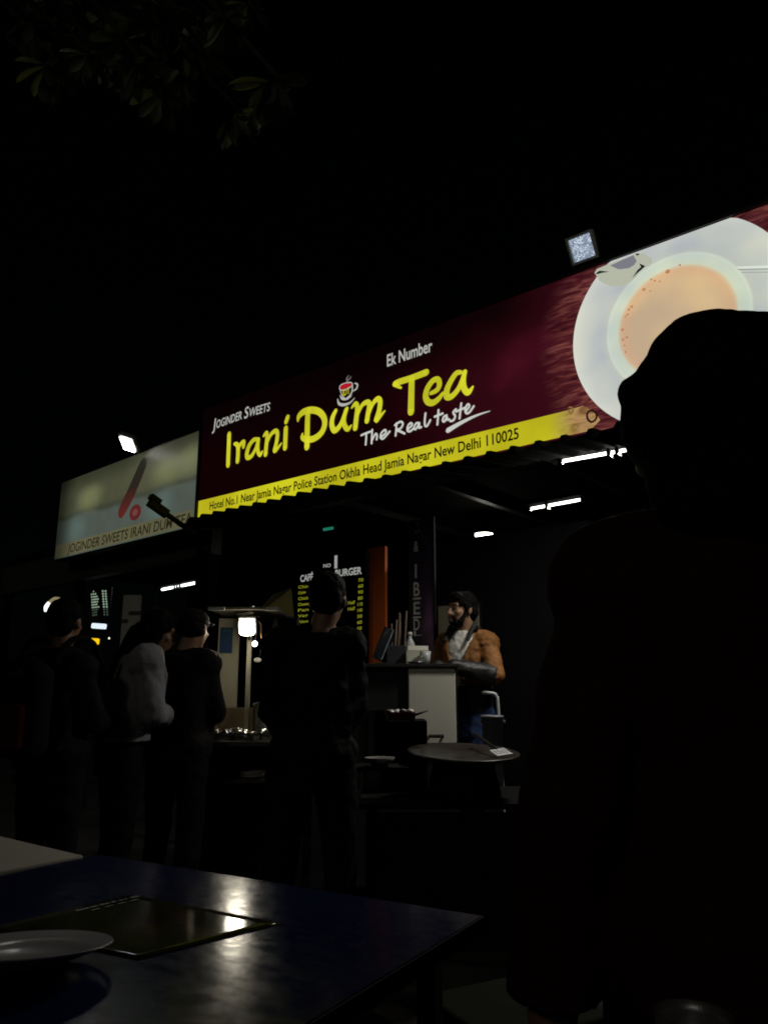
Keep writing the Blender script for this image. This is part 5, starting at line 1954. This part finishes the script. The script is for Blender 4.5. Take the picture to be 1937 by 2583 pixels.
# dark ribbed collar turned up round the neck
q = MB()
cpts = []
for k in range(17):
    an = R(-38) + k / 16.0 * R(256)
    cpts.append((0.098 * math.cos(math.pi - an) * 1.0, -0.082 * math.sin(an) * 1.0 + 0.02, 1.478 - 0.018 * math.cos((k / 16.0 - .5) * 6.28)))
cpts[0] = (-0.088, 0.125, 1.40)
cpts[-1] = (0.088, 0.125, 1.40)
q.tube(smooth_path(cpts, 3), [0.012] + [0.021] * 9 + [0.012], 10)
remesh(q, 'collar', mat('dark_knit_and_shade', (0.012, 0.011, 0.010), 0.8), man, 0.007, 2, S)
for s in ('l', 'r'):
    q = MB()
    q.cap(J['e' + s].lerp(J['w' + s], 0.08), J['e' + s].lerp(J['w' + s], 0.96), .064, .048)
    remesh(q, 'cuff', mat('black_leather', (0.012, 0.012, 0.012), 0.55, vary=0.2, bump=0.4), man, 0.008, 2, S, None, 0, 0.006, .06)
q = MB()
q.loft([((0, .004, .95), .172, .128), ((0, .006, 1.04), .168, .126), ((0, .010, 1.125), .172, .130)])  # dark shell added in place of the shadow below the forearms
remesh(q, 'shade_band', mat('dark_knit_and_shade'), man, 0.008, 2, S, None, 0, 0.006, 0.05)
# jacket pocket seam
q = MB()
q.box(Vector((.115, .137, 1.22)), (0.07, 0.008, 0.012), rot=Matrix.Rotation(R(-14), 3, 'Y'), bevel=0.002)
q.build('pocket_zip', mat('dark_knit_and_shade'), man, world=False)

# standing man with his back to us in front of the menu board
cm = at(792, 1700, 3.36)
person('person', 'man in black standing with his back turned before the menu board', (cm.x, cm.y, 0), R(6), 0.985,
       dict(head=(.055, .03, 1.60), neck=(.02, 0.01, 1.455), sl=(-.148, 0, 1.40), sr=(.148, 0, 1.40), el=(-.175, .0, 1.13), er=(.178, .02, 1.13), wl=(-.13, .20, 1.02), wr=(.14, .22, 1.02),
            kl=(-.125, .02, .5), kr=(.125, .02, .5), al=(-.15, -.02, .085), ar=(.15, -.02, .085)),
       head_rz=R(-10), head_pitch=R(-12), jacket=(0.009, 0.009, 0.009), trousers=(0.010, 0.010, 0.012), bulk=0.003, hem=0.84, chest=(.150, .10), folds=(0.016, 0.07))

# woman with long hair and pale hooded top leaning over the stall
wm = at(308, 1800, 4.15)
wroot, J, hp, HM, S = person('person', 'long-haired woman in a pale grey hooded top leaning to the right', (wm.x, wm.y, 0), R(-62), 0.96,
       dict(neck=(0, .09, 1.43), head=(0, .17, 1.565), sl=(-.18, .075, 1.39), sr=(.18, .075, 1.39), el=(-.25, .10, 1.13), er=(.24, .12, 1.13),
            wl=(-.10, .24, 1.10), wr=(.06, .22, 1.10)),
       head_rz=R(-10), head_pitch=R(-24), jacket=(0.24, 0.235, 0.245), trousers=(0.008, 0.008, 0.01), hair='long', bulk=0.022, hem=0.98)  # hem cut short to imitate light falling off lower down

# person in a dark cap between the woman and the snack stall
pm = at(452, 1800, 4.3)
person('person', 'person in a dark cap and black jacket left of the snack stall', (pm.x, pm.y, 0), R(-14), 0.95,
       dict(head=(.05, .03, 1.60), sl=(-.15, 0, 1.40), sr=(.15, 0, 1.40), er=(.19, .06, 1.13), wr=(.10, .27, 1.10), el=(-.20, .05, 1.13), wl=(-.12, .24, 1.05)), head_rz=R(-5), head_pitch=R(-8),
       jacket=(0.012, 0.010, 0.010), trousers=(0.010, 0.010, 0.010), hair='cap', bulk=0.012)

# man with a backpack at the far left
bmn = at(140, 1800, 3.85)
broot, J, hp, HM, S = person('person', 'man in a dark jacket with a red-trimmed backpack at the far left', (bmn.x, bmn.y, 0), R(-20), 0.95,
       dict(sl=(-.15, 0, 1.37), sr=(.145, 0, 1.36), el=(-.22, .03, 1.11), er=(.20, .05, 1.10), wr=(.16, .26, 1.08)), head_rz=R(14), jacket=(0.014, 0.014, 0.017), trousers=(0.010, 0.010, 0.012), bulk=0.006, chest=(.150, .10))
bkp = thing('backpack', 'dark backpack with red panels on the back of the man at far left', 'backpack', (bmn.x, bmn.y, 0.90), R(-20))
q = MB()
q.box((0, -0.225, 0.20), (0.30, 0.14, 0.42), bevel=0.05)
q.ell((0, -0.225, 0.36), (.145, .075, .09))
remesh(q, 'bag', mat('dark_nylon', (0.009, 0.009, 0.011), 0.8, bump=0.5, spec=0.05), bkp, 0.011, 2)
q = MB()
q.box((0, -0.308, 0.13), (0.22, 0.045, 0.20), bevel=0.02)
q.build('front_pocket', mat('dark_red_nylon', (0.06, 0.004, 0.005), 0.8, bump=0.4, spec=0.05), bkp, world=False)
q = MB()
q.box((0.0, -0.300, 0.365), (0.13, 0.03, 0.035), bevel=0.01)
q.build('trim', mat('dark_red_nylon'), bkp, world=False)
for s in (-1, 1):
    q = MB()
    q.tube(smooth_path([(s * .10, -.16, .40), (s * .125, -.07, .53), (s * .13, .07, .52), (s * .135, .155, .36), (s * .15, .06, .10), (s * .14, -.15, .02)], 4), 0.016, 8)
    q.build('strap', mat('dark_nylon'), bkp, True, world=False)

# tall hooded man close to the camera on the right, back turned
fm = Vector((0.437, 0.97, 0))
frx, J, hp, HM, S = person('person', 'tall hooded man in a dark red-brown jacket close by at right, hiding the tea cup', (fm.x, fm.y, 0), R(8), 1.0,
       dict(head=(.0, .0, 1.535), neck=(0, 0, 1.40), el=(-.226, -.02, 1.08), er=(.226, -.02, 1.08), sl=(-.142, 0, 1.312), sr=(.142, 0, 1.312), wl=(-.24, .05, .83), wr=(.24, .05, .83)),
       head_rz=R(30), head_pitch=R(-3), jacket=(0.045, 0.011, 0.005), trousers=(0.010, 0.010, 0.012), hair='short', voxel=0.008, bulk=0.014, jrough=0.8, folds=(0.010, 0.11))
q = MB()
q.ell((0.004, -.006, 1.572), (.119, .122, .092), seg=24, rings=16)
for x_ in (-.006, .024, .052):
    q.ell((x_, -.006, 1.600), (.082, .108, .097), seg=24, rings=16)
q.ell((-.006, .010, 1.552), (.108, .112, .085), seg=24, rings=16)
q.ell((-.112, .004, 1.588), (.012, .022, .020))
q.cap((0, 0, 1.50), (0, -.01, 1.40), .092, .086, 20)
q.ell((0, -.07, 1.405), (.125, .07, .06))
remesh(q, 'hood', mat('dark_hood_cloth', (0.012, 0.008, 0.006), 0.9, spec=0.05, bump=0.4), frx, 0.009, 4, S, None, 0, 0.004, 0.05)
